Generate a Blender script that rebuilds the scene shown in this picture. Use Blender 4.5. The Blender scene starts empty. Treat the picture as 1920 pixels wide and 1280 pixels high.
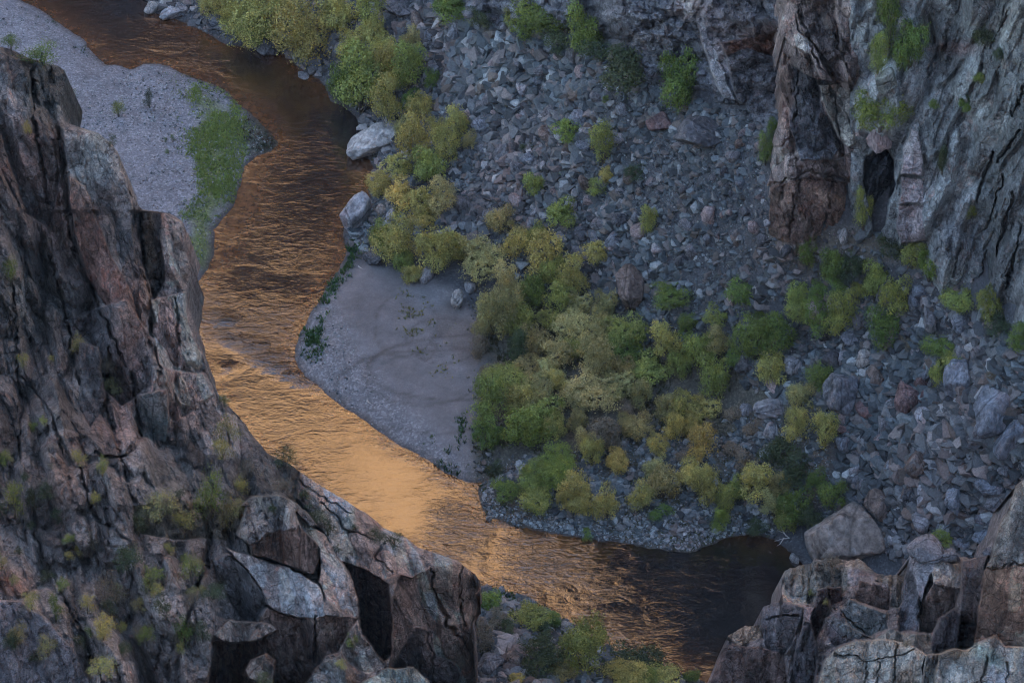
import bpy, bmesh, math, numpy as np
from math import radians as R_
from mathutils import Vector

# ------------------------------------------------------------------ camera, sky, sun, exposure
S = bpy.context.scene
COL = S.collection
TH = R_(42.0); TANH = 0.115; CAMZ = 480.0
cam = bpy.data.objects.new('camera', bpy.data.cameras.new('camera'))
COL.objects.link(cam)
cam.location = (0, 0, CAMZ)
cam.rotation_euler = (R_(90) - TH, 0, 0)
cam.data.sensor_width = 36.0
cam.data.lens = 18.0 / TANH
cam.data.clip_start = 1.0
cam.data.clip_end = 12000.0
S.camera = cam

SUN_EL, SUN_AZ = 17.0, 16.0      # low evening sun behind the camera, a little to the left
w = bpy.data.worlds.new("World"); S.world = w; w.use_nodes = True
wn = w.node_tree.nodes; wl = w.node_tree.links
bg = wn['Background'] if 'Background' in wn else wn.new('ShaderNodeBackground')
sky = wn.new('ShaderNodeTexSky'); sky.sky_type = 'NISHITA'; sky.sun_disc = False
sky.sun_elevation = R_(SUN_EL); sky.sun_rotation = R_(180 + SUN_AZ)
sky.altitude = 2300; sky.air_density = 1.0; sky.dust_density = 3.5; sky.ozone_density = 0.25
wl.new(sky.outputs[0], bg.inputs[0]); bg.inputs[1].default_value = 0.15
sl = bpy.data.lights.new('sun', 'SUN'); sl.energy = 5.0; sl.angle = R_(0.5); sl.color = (1.0, 0.74, 0.46)
so = bpy.data.objects.new('sun', sl); COL.objects.link(so)
sdir = Vector((-math.sin(R_(SUN_AZ)) * math.cos(R_(SUN_EL)), -math.cos(R_(SUN_AZ)) * math.cos(R_(SUN_EL)), math.sin(R_(SUN_EL))))
so.rotation_euler = sdir.to_track_quat('Z', 'Y').to_euler()
S.view_settings.view_transform = 'Standard'; S.view_settings.look = 'None'
S.view_settings.gamma = 1.0; S.view_settings.use_curve_mapping = False
S.view_settings.exposure = EXPO = 2.4
S.cycles.max_bounces = 5; S.cycles.diffuse_bounces = 3; S.cycles.glossy_bounces = 2
S.cycles.use_denoising = True; S.cycles.filter_width = 1.15
S.cycles.use_adaptive_sampling = True; S.cycles.adaptive_threshold = 0.02
S.cycles.caustics_reflective = False; S.cycles.caustics_refractive = False

# ------------------------------------------------------------------ small maths kit
C0 = np.array([0, 0, CAMZ]); FW = np.array([0, math.cos(TH), -math.sin(TH)]); UP = np.array([0, math.sin(TH), math.cos(TH)])
SN, CS = math.sin(TH), math.cos(TH)
def rays(px, py):
    a = (np.asarray(px, float) - 960) / 960 * TANH; b = -(np.asarray(py, float) - 640) / 960 * TANH
    return np.stack([a, FW[1] + UP[1] * b, FW[2] + UP[2] * b], -1)
def project(P):
    q = np.asarray(P, float) - C0
    d = q @ FW
    return 960 + 960 * q[..., 0] / d / TANH, 640 - 960 * (q @ UP) / d / TANH, d
def at_z(px, py, z):
    r = rays(px, py); t = (z - CAMZ) / r[..., 2]
    return C0 + r * t[..., None]
def ppm(d): return 960 / (TANH * d)

def hsh(ix, iy, seed):
    h = (ix.astype(np.int64) * 374761393 + iy.astype(np.int64) * 668265263 + seed * 1274126177) & 0xFFFFFFFF
    h = ((h ^ (h >> 13)) * 1274126177) & 0xFFFFFFFF
    h = (h ^ (h >> 16)) & 0xFFFFFFFF
    return h / 4294967296.0
def vnoise(x, y, seed=0):
    ix = np.floor(x); iy = np.floor(y); fx = x - ix; fy = y - iy
    fx = fx * fx * (3 - 2 * fx); fy = fy * fy * (3 - 2 * fy)
    a = hsh(ix, iy, seed); b = hsh(ix + 1, iy, seed); c = hsh(ix, iy + 1, seed); d = hsh(ix + 1, iy + 1, seed)
    return (a + (b - a) * fx) * (1 - fy) + (c + (d - c) * fx) * fy
def fbm(x, y, o=4, seed=0):
    s = 0; a = 1; n = 0
    for i in range(o):
        s = s + a * (vnoise(x, y, seed + i * 17) * 2 - 1); n += a; a *= .5; x = x * 2.03 + 5.1; y = y * 2.03 + 1.7
    return s / n
def voro(x, y, seed=0, jit=.9):
    ix = np.floor(x); iy = np.floor(y)
    f1 = np.full(x.shape, 9.); f2 = np.full(x.shape, 9.); cx = np.zeros(x.shape); cy = np.zeros(x.shape); hid = np.zeros(x.shape)
    for dx in (-1, 0, 1):
        for dy in (-1, 0, 1):
            jx = ix + dx; jy = iy + dy
            px = jx + .5 + jit * (hsh(jx, jy, seed) - .5); py = jy + .5 + jit * (hsh(jx, jy, seed + 7) - .5)
            d = (px - x) ** 2 + (py - y) ** 2
            m = d < f1
            f2 = np.where(m, f1, np.minimum(f2, d)); f1 = np.where(m, d, f1)
            cx = np.where(m, px, cx); cy = np.where(m, py, cy); hid = np.where(m, hsh(jx, jy, seed + 31), hid)
    return np.sqrt(f1), np.sqrt(f2), x - cx, y - cy, hid
def blocky(a, b, size, seed, tilt=.6, crack=.25):
    """fractured rock: the upper envelope of many tilted blocks with steep sides; result in units of size"""
    x = a / size; y = b / size; ix = np.floor(x); iy = np.floor(y)
    best = np.full(x.shape, -9.); hid = np.zeros(x.shape)
    for ox in (-1, 0, 1):
        for oy in (-1, 0, 1):
            jx = ix + ox; jy = iy + oy; h = hsh(jx, jy, seed + 31)
            dx = x - (jx + .5 + .8 * (hsh(jx, jy, seed) - .5)); dy = y - (jy + .5 + .8 * (hsh(jx, jy, seed + 7) - .5))
            g1 = (np.modf(h * 91.7)[0] - .5) * 2 * tilt; g2 = (np.modf(h * 37.3)[0] - .5) * 2 * tilt
            an = (np.modf(h * 53.9)[0] - .5) * .55; c = np.cos(an); s = np.sin(an); u = np.abs(dx * c + dy * s); v = np.abs(-dx * s + dy * c)
            top = (h - .5) * .7 + g1 * dx + g2 * dy
            side = top + (3.2 + 4 * crack) * (.42 + .22 * np.modf(h * 71.1)[0] - np.maximum(np.maximum(u, v), (u + v) * .64))
            val = np.minimum(top, side); m = val > best; best = np.where(m, val, best); hid = np.where(m, h, hid)
    return np.maximum(best, -1.0), hid
def inpoly(px, py, poly):
    r = np.zeros(px.shape, bool); n = len(poly)
    for i in range(n):
        x1, y1 = poly[i]; x2, y2 = poly[(i + 1) % n]
        if y1 == y2: continue
        c = ((y1 > py) != (y2 > py)) & (px < (x2 - x1) * (py - y1) / (y2 - y1) + x1)
        r ^= c
    return r
def segdist(px, py, poly, closed=True):
    d = np.full(px.shape, 1e9); n = len(poly)
    for i in range(n if closed else n - 1):
        x1, y1 = poly[i]; x2, y2 = poly[(i + 1) % n]
        vx, vy = x2 - x1, y2 - y1; L = vx * vx + vy * vy + 1e-9
        t = np.clip(((px - x1) * vx + (py - y1) * vy) / L, 0, 1)
        d = np.minimum(d, (px - x1 - t * vx) ** 2 + (py - y1 - t * vy) ** 2)
    return np.sqrt(d)
def sdist(px, py, poly): return np.where(inpoly(px, py, poly), -1, 1) * segdist(px, py, poly)
class TPS:
    def __init__(s, pts, vals, lam=0.0):
        s.p = np.array(pts, float); n = len(s.p); s.c = s.p.mean(0); s.k = np.abs(s.p - s.c).max(); q = (s.p - s.c) / s.k
        r = np.linalg.norm(q[:, None] - q[None], axis=2); K = np.where(r > 0, r * r * np.log(r + 1e-12), 0) + lam * np.eye(n)
        P = np.c_[np.ones(n), q]; A = np.zeros((n + 3, n + 3)); A[:n, :n] = K; A[:n, n:] = P; A[n:, :n] = P.T
        s.w = np.linalg.solve(A, np.r_[vals, 0, 0, 0]); s.q = q
    def __call__(s, x, y):
        x = (x - s.c[0]) / s.k; y = (y - s.c[1]) / s.k; o = s.w[-3] + s.w[-2] * x + s.w[-1] * y
        for i in range(len(s.q)):
            r2 = (x - s.q[i, 0]) ** 2 + (y - s.q[i, 1]) ** 2
            o = o + s.w[i] * .5 * r2 * np.log(r2 + 1e-12)
        return o
sstep = lambda e0, e1, x: (lambda t: t * t * (3 - 2 * t))(np.clip((x - e0) / (e1 - e0), 0, 1))

def mesh_from(name, V, F, mat=None, smooth=True, attrs=None, parent=None, link=True):
    """F: (n,3) or (n,4) int array; attrs: dict name -> (n,) float or (n,3) colour per vertex"""
    me = bpy.data.meshes.new(name); V = np.asarray(V, np.float32); F = np.asarray(F, np.int32); k = F.shape[1]
    me.vertices.add(len(V)); me.vertices.foreach_set('co', V.ravel())
    me.loops.add(F.size); me.loops.foreach_set('vertex_index', F.ravel())
    me.polygons.add(len(F)); me.polygons.foreach_set('loop_start', np.arange(0, F.size, k, dtype=np.int32))
    me.polygons.foreach_set('loop_total', np.full(len(F), k, np.int32))
    me.polygons.foreach_set('use_smooth', np.full(len(F), smooth))
    me.update(calc_edges=True)
    for an, av in (attrs or {}).items():
        if av.ndim == 1:
            me.attributes.new(an, 'FLOAT', 'POINT').data.foreach_set('value', av.astype(np.float32))
        else:
            c = np.ones((len(av), 4), np.float32); c[:, :3] = av
            me.attributes.new(an, 'FLOAT_COLOR', 'POINT').data.foreach_set('color', c.ravel())
    if mat: me.materials.append(mat)
    o = bpy.data.objects.new(name, me)
    if link: COL.objects.link(o)
    if parent: o.parent = parent
    return o
def grid_faces(nr, nc):
    i = np.arange(nr - 1)[:, None] * nc + np.arange(nc - 1)[None]
    return np.stack([i, i + 1, i + nc + 1, i + nc], -1).reshape(-1, 4)
def tag(o, label=None, cat=None, group=None, kind=None):
    if label: o['label'] = label
    if cat: o['category'] = cat
    if group: o['group'] = group
    if kind: o['kind'] = kind
    return o

# ------------------------------------------------------------------ materials
class NT:
    def __init__(s, name):
        s.m = bpy.data.materials.new(name); s.m.use_nodes = True; s.t = s.m.node_tree; s.b = s.t.nodes['Principled BSDF']
        s.b.inputs['Specular IOR Level'].default_value = .25; s.b.inputs['Roughness'].default_value = .9
    def n(s, typ, **k):
        o = s.t.nodes.new(typ)
        for a, v in k.items():
            if a.startswith('i_'):
                key = a[2:].replace('_', ' ')
                o.inputs[int(key) if key.isdigit() else key].default_value = v
            else: setattr(o, a, v)
        return o
    def l(s, a, b): s.t.links.new(a, b)
    def pos(s, sc=(1, 1, 1), src='pos'):
        m = s.n('ShaderNodeMapping'); m.inputs['Scale'].default_value = sc
        g = s.n('ShaderNodeNewGeometry').outputs['Position'] if src == 'pos' else s.n('ShaderNodeTexCoord').outputs['Object']
        s.l(g, m.inputs[0]); return m.outputs[0]
    def noise(s, vec, scale, detail=4, rough=.6, dist=0):
        o = s.n('ShaderNodeTexNoise', i_Scale=scale, i_Detail=detail, i_Roughness=rough, i_Distortion=dist); s.l(vec, o.inputs['Vector']); return o.outputs[0]
    def vor(s, vec, scale, feature='F1', out=0):
        o = s.n('ShaderNodeTexVoronoi', i_Scale=scale, feature=feature); s.l(vec, o.inputs['Vector']); return o.outputs[out]
    def ramp(s, f, stops, interp='LINEAR'):
        o = s.n('ShaderNodeValToRGB'); o.color_ramp.interpolation = interp
        e = o.color_ramp.elements
        while len(e) < len(stops): e.new(.5)
        for k, (p, c) in enumerate(stops):
            e[k].position = p; e[k].color = (c, c, c, 1) if isinstance(c, (int, float)) else (*c, 1)
        s.l(f, o.inputs[0]); return o.outputs[0]
    def mix(s, f, a, b, mode='MIX'):
        o = s.n('ShaderNodeMix', data_type='RGBA', blend_type=mode)
        for v, i in ((f, 0), (a, 6), (b, 7)):
            if hasattr(v, 'is_output'): s.l(v, o.inputs[i])
            elif i == 0: o.inputs[0].default_value = v
            else: o.inputs[i].default_value = (*v, 1)
        return o.outputs[2]
    def math(s, op, a, b=None, clamp=False):
        o = s.n('ShaderNodeMath', operation=op, use_clamp=clamp)
        for v, i in ((a, 0), (b, 1)):
            if v is None: continue
            if hasattr(v, 'is_output'): s.l(v, o.inputs[i])
            else: o.inputs[i].default_value = v
        return o.outputs[0]
    def attr(s, name, out='Color'): return s.n('ShaderNodeAttribute', attribute_name=name).outputs[out]
    def bump(s, h, strength=.5, dist=.3, prev=None):
        o = s.n('ShaderNodeBump', i_Strength=strength, i_Distance=dist); s.l(h, o.inputs['Height'])
        if prev is not None: s.l(prev, o.inputs['Normal'])
        s.l(o.outputs[0], s.b.inputs['Normal']); return o.outputs[0]
    def base(s, c): s.l(c, s.b.inputs['Base Color'])

def rock_mat(name, use_obj=False, streak=False, fine=1.0):
    t = NT(name); p = t.pos(src='obj' if use_obj else 'pos')
    if use_obj:
        oi = t.n('ShaderNodeObjectInfo'); col = oi.outputs['Color']
        ad = t.n('ShaderNodeVectorMath', operation='ADD'); t.l(p, ad.inputs[0])
        r = t.n('ShaderNodeVectorMath', operation='SCALE'); cb = t.n('ShaderNodeCombineXYZ')
        for k in range(3): t.l(oi.outputs['Random'], cb.inputs[k])
        t.l(cb.outputs[0], r.inputs[0]); r.inputs['Scale'].default_value = 57.0; t.l(r.outputs[0], ad.inputs[1]); p = ad.outputs[0]
        k = 2.2
    else: col = t.attr('tint'); k = 1.0
    big = t.noise(p, .22 * k * fine, 5, .65); mid = t.noise(p, 1.3 * k * fine, 5, .7); sm = t.noise(p, 6 * k * fine, 3, .7)
    c = t.mix(1.0, col, t.ramp(big, [(.3, .62), (.7, 1.3)]), 'MULTIPLY')
    c = t.mix(1.0, c, t.ramp(mid, [(.34, .55), (.5, 1.0), (.68, 1.5)]), 'MULTIPLY')
    c = t.mix(1.0, c, t.ramp(sm, [(.35, .62), (.65, 1.38)]), 'MULTIPLY')
    rust = t.ramp(t.noise(p, .35 * k * fine, 6, .7, .6), [(.56, 0.0), (.66, .4)])
    c = t.mix(rust, c, t.mix(1.0, c, (1.35, .75, .58), 'MULTIPLY'))
    lich = t.ramp(t.noise(p, .8 * k * fine, 8, .75), [(.58, 0.0), (.63, .4)])
    c = t.mix(lich, c, (.27, .30, .26) if not use_obj else (.30, .31, .31))
    # pale quartz veins
    v = t.noise(p, .5 * k * fine, 3, .5, 2.5)
    vein = t.ramp(t.math('ABSOLUTE', t.math('SUBTRACT', v, .5)), [(0.0, .4), (.008, 0.0)])
    c = t.mix(vein, c, (.5, .46, .44))
    if streak:
        ps = t.pos((1.0, 1.0, .07)); st = t.ramp(t.noise(ps, .9, 5, .7), [(.46, 0.0), (.58, 1.0)])
        c = t.mix(t.math('MULTIPLY', st, t.attr('varnish', 'Fac')), c, (.022, .02, .022))
        st2 = t.ramp(t.noise(t.pos((1, 1, .08)), 1.6, 4, .7), [(.5, 0.0), (.62, .8)])
        c = t.mix(t.math('MULTIPLY', st2, t.attr('varnish', 'Fac')), c, (.30, .17, .12))
    jn = t.ramp(t.vor(t.pos((1, 1, .45)) if not use_obj else p, .38 * k * fine, 'DISTANCE_TO_EDGE'), [(0.0, .45), (.022, 1.0)])
    c = t.mix(1.0, c, jn, 'MULTIPLY'); t.base(c)
    h = t.math('ADD', t.math('MULTIPLY', mid, .7), t.math('MULTIPLY', sm, .3))
    crk = t.ramp(t.vor(p, .55 * k * fine, 'DISTANCE_TO_EDGE'), [(0.0, 0.0), (.05, 1.0)])
    h = t.math('ADD', h, t.math('MULTIPLY', crk, .22))
    t.bump(h, 1.0, (1.7 if not use_obj else .8))
    return t.m
M_CLIFF = rock_mat('cliff_rock', streak=True)
M_BOULD = rock_mat('boulder_rock', use_obj=True)

def scree_mat():
    t = NT('scree_rock'); c = t.attr('tint'); p = t.pos()
    c = t.mix(1.0, c, t.ramp(t.noise(p, 3.0, 4, .7), [(.3, .65), (.7, 1.35)]), 'MULTIPLY'); t.base(c)
    t.bump(t.noise(p, 4.0, 3, .7), .5, .2); return t.m
M_SCREE = scree_mat()

def leaf_mat():
    t = NT('leaves'); oi = t.n('ShaderNodeObjectInfo'); p = t.pos(src='obj')
    c = t.mix(1.0, oi.outputs['Color'], t.ramp(t.attr('leafvar', 'Fac'), [(0, .45), (.5, 1.0), (1, 1.6)]), 'MULTIPLY')
    y = t.ramp(t.noise(p, 3.5, 2, .6), [(.48, 0.0), (.68, .45)])
    c = t.mix(y, c, t.mix(1.0, c, (1.55, 1.15, .6), 'MULTIPLY')); t.base(c)
    t.b.inputs['Roughness'].default_value = .7
    tr = t.n('ShaderNodeBsdfTranslucent'); t.l(c, tr.inputs[0]); ms = t.n('ShaderNodeMixShader'); ms.inputs[0].default_value = .1
    t.l(t.b.outputs[0], ms.inputs[1]); t.l(tr.outputs[0], ms.inputs[2]); t.l(ms.outputs[0], t.t.nodes['Material Output'].inputs[0])
    return t.m
M_LEAF = leaf_mat()
def bark_mat():
    t = NT('bark'); p = t.pos(src='obj'); t.base(t.ramp(t.noise(p, 8, 4, .7), [(.3, (.07, .055, .045)), (.7, (.20, .17, .145))])); return t.m
M_BARK = bark_mat()
def grass_mat():
    t = NT('grass_blades'); c = t.attr('tint'); t.base(c); return t.m
M_GRASS = grass_mat()
def drift_mat():
    t = NT('driftwood'); p = t.pos((1, 1, 1), 'obj'); t.base(t.ramp(t.noise(p, 5, 4, .7), [(.3, (.35, .32, .30)), (.7, (.62, .60, .57))])); return t.m
M_DRIFT = drift_mat()

# ------------------------------------------------------------------ the lie of the land
BANK = [(-420,-420),(100,-160),(275,0),(290,25),(350,45),(380,60),(430,85),(480,95),(540,105),(560,130),(600,150),(612,168),(622,190),(650,205),(672,222),
 (690,290),(702,315),(692,345),(692,385),(652,402),(642,440),(650,462),(640,500),(612,535),(590,580),(566,620),(553,655),(560,690),(590,720),(630,750),
 (690,795),(750,835),(800,860),(835,885),(870,903),(895,905),(903,903),(893,925),(900,950),(915,972),(940,974),(965,985),(990,990),(1050,1003),(1120,1013),(1190,1020),
 (1250,1032),(1300,1034),(1340,1017),(1380,1003),(1430,1005),(1452,1010),(1492,1038),(1510,1060),(1500,1150),(1540,1300),(1650,1500),(1350,1500),
 (1360,1310),(1340,1288),(1290,1266),(1254,1250),(1207,1228),(1137,1222),(1097,1205),(1093,1176),(1063,1162),(1012,1142),(960,1112),(925,1102),(890,1096),
 (800,1045),(700,1000),(600,930),(500,850),(425,770),(375,680),(350,600),(345,545),(372,528),(392,500),(402,465),(400,430),(438,387),(450,350),(456,312),(480,292),(508,284),
 (520,270),(508,252),(490,235),(470,212),(440,190),(420,170),(390,155),(350,140),(320,128),(300,122),(270,120),(245,130),(215,122),(200,122),(185,108),(165,88),(150,70),
 (120,50),(95,30),(60,10),(40,0),(-200,-140),(-520,-330)]
bw = at_z(np.array([p[0] for p in BANK]), np.array([p[1] for p in BANK]), 0.0)[:, :2]
BANKW = [tuple(v) for v in bw]
TP = [(0,60,1.2),(150,200,1.6),(250,300,1.6),(300,150,1.2),(350,350,1.0),(420,250,.7),(60,150,2),(200,450,3),(-300,100,4),(-500,400,8),(-100,600,20),
 (700,600,1.1),(800,700,1.4),(880,800,1.2),(650,540,.9),(850,600,1.8),(750,520,1.6),
 (950,620,3),(1050,700,4),(1000,850,2.4),(1100,900,2.6),(1200,950,2.4),(1300,960,2.6),(1250,800,5),(1400,850,6),(1350,700,8),(1200,620,8),(1100,540,7),
 (600,80,4),(700,100,7),(760,50,10),(640,20,7),(450,20,3),(750,330,2.6),(740,470,2.5),(850,460,5),(800,200,6),(900,250,10),(900,100,16),(900,0,22),(1000,400,11),
 (1000,200,17),(1100,100,27),(1000,30,27),(1100,300,20),(1200,200,31),(1200,400,21),(1300,300,32),(1400,260,40),(1400,400,32),(1450,450,33),(1300,500,20),
 (1450,560,24),(1600,480,35),(1500,650,18),(1650,600,28),(1780,620,34),(1900,650,40),(1600,720,20),(1750,750,25),(1900,780,33),(1550,850,12),(1700,880,16),
 (1850,900,22),(1900,1000,16),(1700,1000,9),(1600,980,4),(1550,1020,1.5),(1250,110,37),(1200,60,40),(1450,170,44),(1600,380,42),(1750,420,46),(1920,560,50),
 (920,1130,1.5),(1000,1200,3.5),(950,1270,6),(1100,1290,4),(1200,1290,1.6),(880,1200,5),(800,1300,8),(500,1100,10)]
tpw = np.array([list(at_z(np.array(float(a)), np.array(float(b)), float(c))) for a, b, c in TP])
pts = [(p[0], p[1]) for p in tpw]; vals = [p[2] for p in tpw]
for x, y, z in ((-200, 760, 30), (-100, 780, 50), (0, 740, 60), (100, 720, 80), (200, 700, 90), (220, 600, 70), (220, 500, 50), (220, 400, 40), (-200, 620, 15), (-200, 500, 30), (-200, 380, 60), (0, 380, 45), (120, 380, 30), (60, 660, 52), (110, 650, 60)):
    pts.append((x, y)); vals.append(z)
tps = TPS(pts, vals, 2e-4)
GX0, GX1, GY0, GY1, GD = -215., 225., 372., 790., 0.55
def height(X, Y):
    d = sdist(X, Y, BANKW) + fbm(X * .35, Y * .35, 3, 5) * .55
    b = np.maximum(tps(X, Y), .35)
    z = np.where(d > 0, .05 + b * sstep(0, 7, d) + .18 * np.minimum(d, 2.0), np.maximum(.28 * d, -1.8))
    rough = sstep(4, 12, b)
    z = z + np.where(d > 1, (fbm(X * .12, Y * .12, 4, 9) * 1.3 * rough + fbm(X * .6, Y * .6, 3, 11) * (.05 + .28 * rough)), 0)
    return z, d
gx = np.arange(GX0, GX1, GD); gy = np.arange(GY0, GY1, GD); NX, NY = len(gx), len(gy)
GXX, GYY = np.meshgrid(gx, gy)
# visible part only is evaluated finely; it is one sheet
GZ, GDIST = height(GXX, GYY)
def zat(X, Y, A=None):
    A = GZ if A is None else A
    fx = np.clip((X - GX0) / GD, 0, NX - 1.001); fy = np.clip((Y - GY0) / GD, 0, NY - 1.001)
    ix = fx.astype(int); iy = fy.astype(int); fx = fx - ix; fy = fy - iy
    return (A[iy, ix] * (1 - fx) + A[iy, ix + 1] * fx) * (1 - fy) + (A[iy + 1, ix] * (1 - fx) + A[iy + 1, ix + 1] * fx) * fy
def hit(px, py):
    """where the ray through a photograph pixel first meets the ground"""
    px = np.atleast_1d(np.asarray(px, float)); py = np.atleast_1d(np.asarray(py, float)); r = rays(px, py)
    t = np.full(px.shape, 420.); done = np.zeros(px.shape, bool)
    for k in range(260):
        P = C0 + r * t[:, None]; u = P[:, 2] < zat(P[:, 0], P[:, 1]); done |= u; t = np.where(done, t, t + 1.5)
    lo = t - 1.5; hi = t.copy()
    for k in range(12):
        m = (lo + hi) / 2; P = C0 + r * m[:, None]; u = P[:, 2] < zat(P[:, 0], P[:, 1]); hi = np.where(u, m, hi); lo = np.where(u, lo, m)
    return C0 + r * hi[:, None]

# ------------------------------------------------------------------ ground sheet
PX, PY, _d = project(np.stack([GXX, GYY, GZ], -1))
GRASS = [(345,155),(375,160),(410,175),(440,195),(470,235),(460,270),(452,310),(445,350),(430,385),(400,420),(388,470),(372,490),(362,470),(352,430),(345,400),(372,370),(360,320),(352,260),(365,210)]
BAR2 = [(640,500),(700,495),(790,515),(850,545),(900,600),(915,680),(905,740),(885,830),(905,905),(870,905),(750,835),(553,690),(553,650),(590,580)]
FLAT = [(900,600),(1000,560),(1250,620),(1480,720),(1560,850),(1540,960),(1440,1000),(1300,1035),(900,980),(885,830)]
SANDC = (.17, .145, .14)
tint = np.zeros(GXX.shape + (3,)); tint[:] = (.085, .088, .095)
def put(mask, col):
    mask = mask[..., None]; tint[:] = tint * (1 - mask) + np.array(col) * mask
nz = fbm(GXX * .08, GYY * .08, 4, 3)
def pm(poly, soft=10, wob=14): return sstep(soft, -soft, sdist(PX, PY, poly) + nz * wob)
put(pm([(-600,-300),(300,100),(420,160),(500,250),(460,330),(400,430),(360,540),(-600,540)]), (.25, .25, .27))
put(pm(BAR2, 14, 10), (.20, .192, .195))
put(pm([(553,620),(620,560),(690,640),(740,740),(830,830),(870,905),(750,840),(560,700)], 24, 26), (.225, .225, .235))
put(pm([(640,500),(700,495),(760,520),(780,600),(700,600),(620,600)], 24, 14) * .5, (.19, .17, .17))
put(pm([(840,560),(910,600),(925,700),(900,740),(850,690),(800,620)], 20, 40) * .5, (.12, .095, .08))
for (cx, cy, rx, ry) in ((830, 640, 70, 45), (800, 700, 110, 60), (760, 610, 60, 60), (850, 690, 150, 62), (800, 590, 30, 90), (830, 730, 190, 80)):
    rr = np.hypot((PX - cx) / rx, (PY - cy) / ry) + nz * .12
    put(np.exp(-((rr - 1) / .035) ** 2) * .5 * pm(BAR2, 10, 0), (.10, .085, .08))
put(pm(GRASS, 12, 34) * .85, (.15, .19, .06))
put(pm(FLAT, 20, 40) * .75, (.125, .115, .085))
put(sstep(.1, .5, fbm(GXX * .15, GYY * .15, 4, 77)) * pm(FLAT, 20, 30) * .6, (.16, .11, .07))
put(pm([(1440,430),(1600,430),(1700,470),(1560,520),(1450,500)], 14, 20) * .5, (.16, .13, .08))
put(pm([(1030,60),(1290,130),(1300,210),(1200,190),(1090,120)], 14, 20) * .5, (.13, .115, .07))
put(pm([(445,225),(480,215),(535,265),(520,295),(470,295),(445,280)], 8, 10) * .8, (.06, .07, .045))
put(sstep(.05, -.4, GDIST), (.05, .03, .02))
wet = sstep(1.2, .2, GDIST) * sstep(-.3, .1, GDIST); put(wet * .6, (.09, .075, .065))
grain = 1 - .8 * pm([(650,470),(790,500),(860,560),(940,620),(930,740),(900,880),(860,860),(760,760),(660,640),(620,560)], 22, 18)
def ground_mat():
    t = NT('ground'); p = t.pos(); c = t.attr('tint')
    c = t.mix(1.0, c, t.ramp(t.noise(p, .35, 4, .6), [(.3, .8), (.7, 1.2)]), 'MULTIPLY')
    pb = t.vor(p, 3.6, 'F1', 1); peb = t.n('ShaderNodeSeparateColor'); t.l(pb, peb.inputs[0])
    c = t.mix(t.attr('grain', 'Fac'), c, t.mix(1.0, c, t.ramp(peb.outputs[0], [(0, .72), (.7, 1.03), (1, 1.5)]), 'MULTIPLY'))
    c = t.mix(1.0, c, t.ramp(t.noise(p, 9, 3, .7), [(.3, .85), (.7, 1.15)]), 'MULTIPLY'); t.base(c)
    t.bump(t.math('ADD', t.vor(p, 3.6, 'F1', 0), t.noise(p, 2.0, 4, .7)), .35, .2); return t.m
g = mesh_from('ground', np.stack([GXX, GYY, GZ], -1).reshape(-1, 3), grid_faces(NY, NX), ground_mat(), True, {'tint': tint.reshape(-1, 3), 'grain': grain.ravel()})
tag(g, kind='structure')

# ------------------------------------------------------------------ water
wxs = np.arange(-330, 330, 1.6); wys = np.arange(330, 980, 1.6); WX, WY = np.meshgrid(wxs, wys)
wpx, wpy, _ = project(np.stack([WX, WY, WX * 0], -1))
def blob(cx, cy, rx, ry, ang=0, X=wpx, Y=wpy):
    a = R_(ang); dx = X - cx; dy = Y - cy; u = dx * math.cos(a) + dy * math.sin(a); v = -dx * math.sin(a) + dy * math.cos(a)
    return np.exp(-((u / rx) ** 2 + (v / ry) ** 2))
chop = np.full(WX.shape, .34) - .17 * sstep(640, 420, wpy)
GOLD = [(385,655),(470,655),(560,700),(620,745),(700,805),(800,865),(880,915),(890,950),(780,985),(660,965),(560,900),(470,830),(400,740)]
gd = sstep(26, -34, sdist(wpx, wpy, GOLD) + fbm(WX * .12, WY * .12, 4, 61) * 42)
chop += .06 * blob(500, 530, 150, 90, 0) + .14 * blob(425, 360, 36, 120, 18) + .12 * blob(330, 90, 130, 30, 30) + .12 * blob(1020, 1060, 160, 60, 20)
chop = chop * (1 - gd) + .085 * gd
for q in ((470,650,60,9,20),(520,690,60,8,22),(420,600,30,8,15),(555,705,30,6,25),(430,690,22,7,-20)): chop += 1.0 * blob(*q)
chop = np.clip(chop * (1 - .72 * np.clip(1.5 * blob(1350, 1110, 210, 130, 20), 0, 1)), .03, 1.6)
bed_refl = np.zeros(WX.shape + (3,)); bed_refl[:] = (.040, .021, .012)
def bput(m, c): bed_refl[:] = bed_refl * (1 - m[..., None]) + np.array(c) * m[..., None]
dshore = -sdist(WX, WY, BANKW)
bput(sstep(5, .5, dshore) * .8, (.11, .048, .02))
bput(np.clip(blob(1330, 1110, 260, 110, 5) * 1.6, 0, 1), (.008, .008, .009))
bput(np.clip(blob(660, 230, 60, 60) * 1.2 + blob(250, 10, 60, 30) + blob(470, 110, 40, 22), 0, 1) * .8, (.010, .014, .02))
bput(np.clip(blob(430, 350, 60, 130, 15) * 1.3, 0, 1), (.16, .075, .03))  # amber patch: rippled gold reflection painted into the colour
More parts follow.
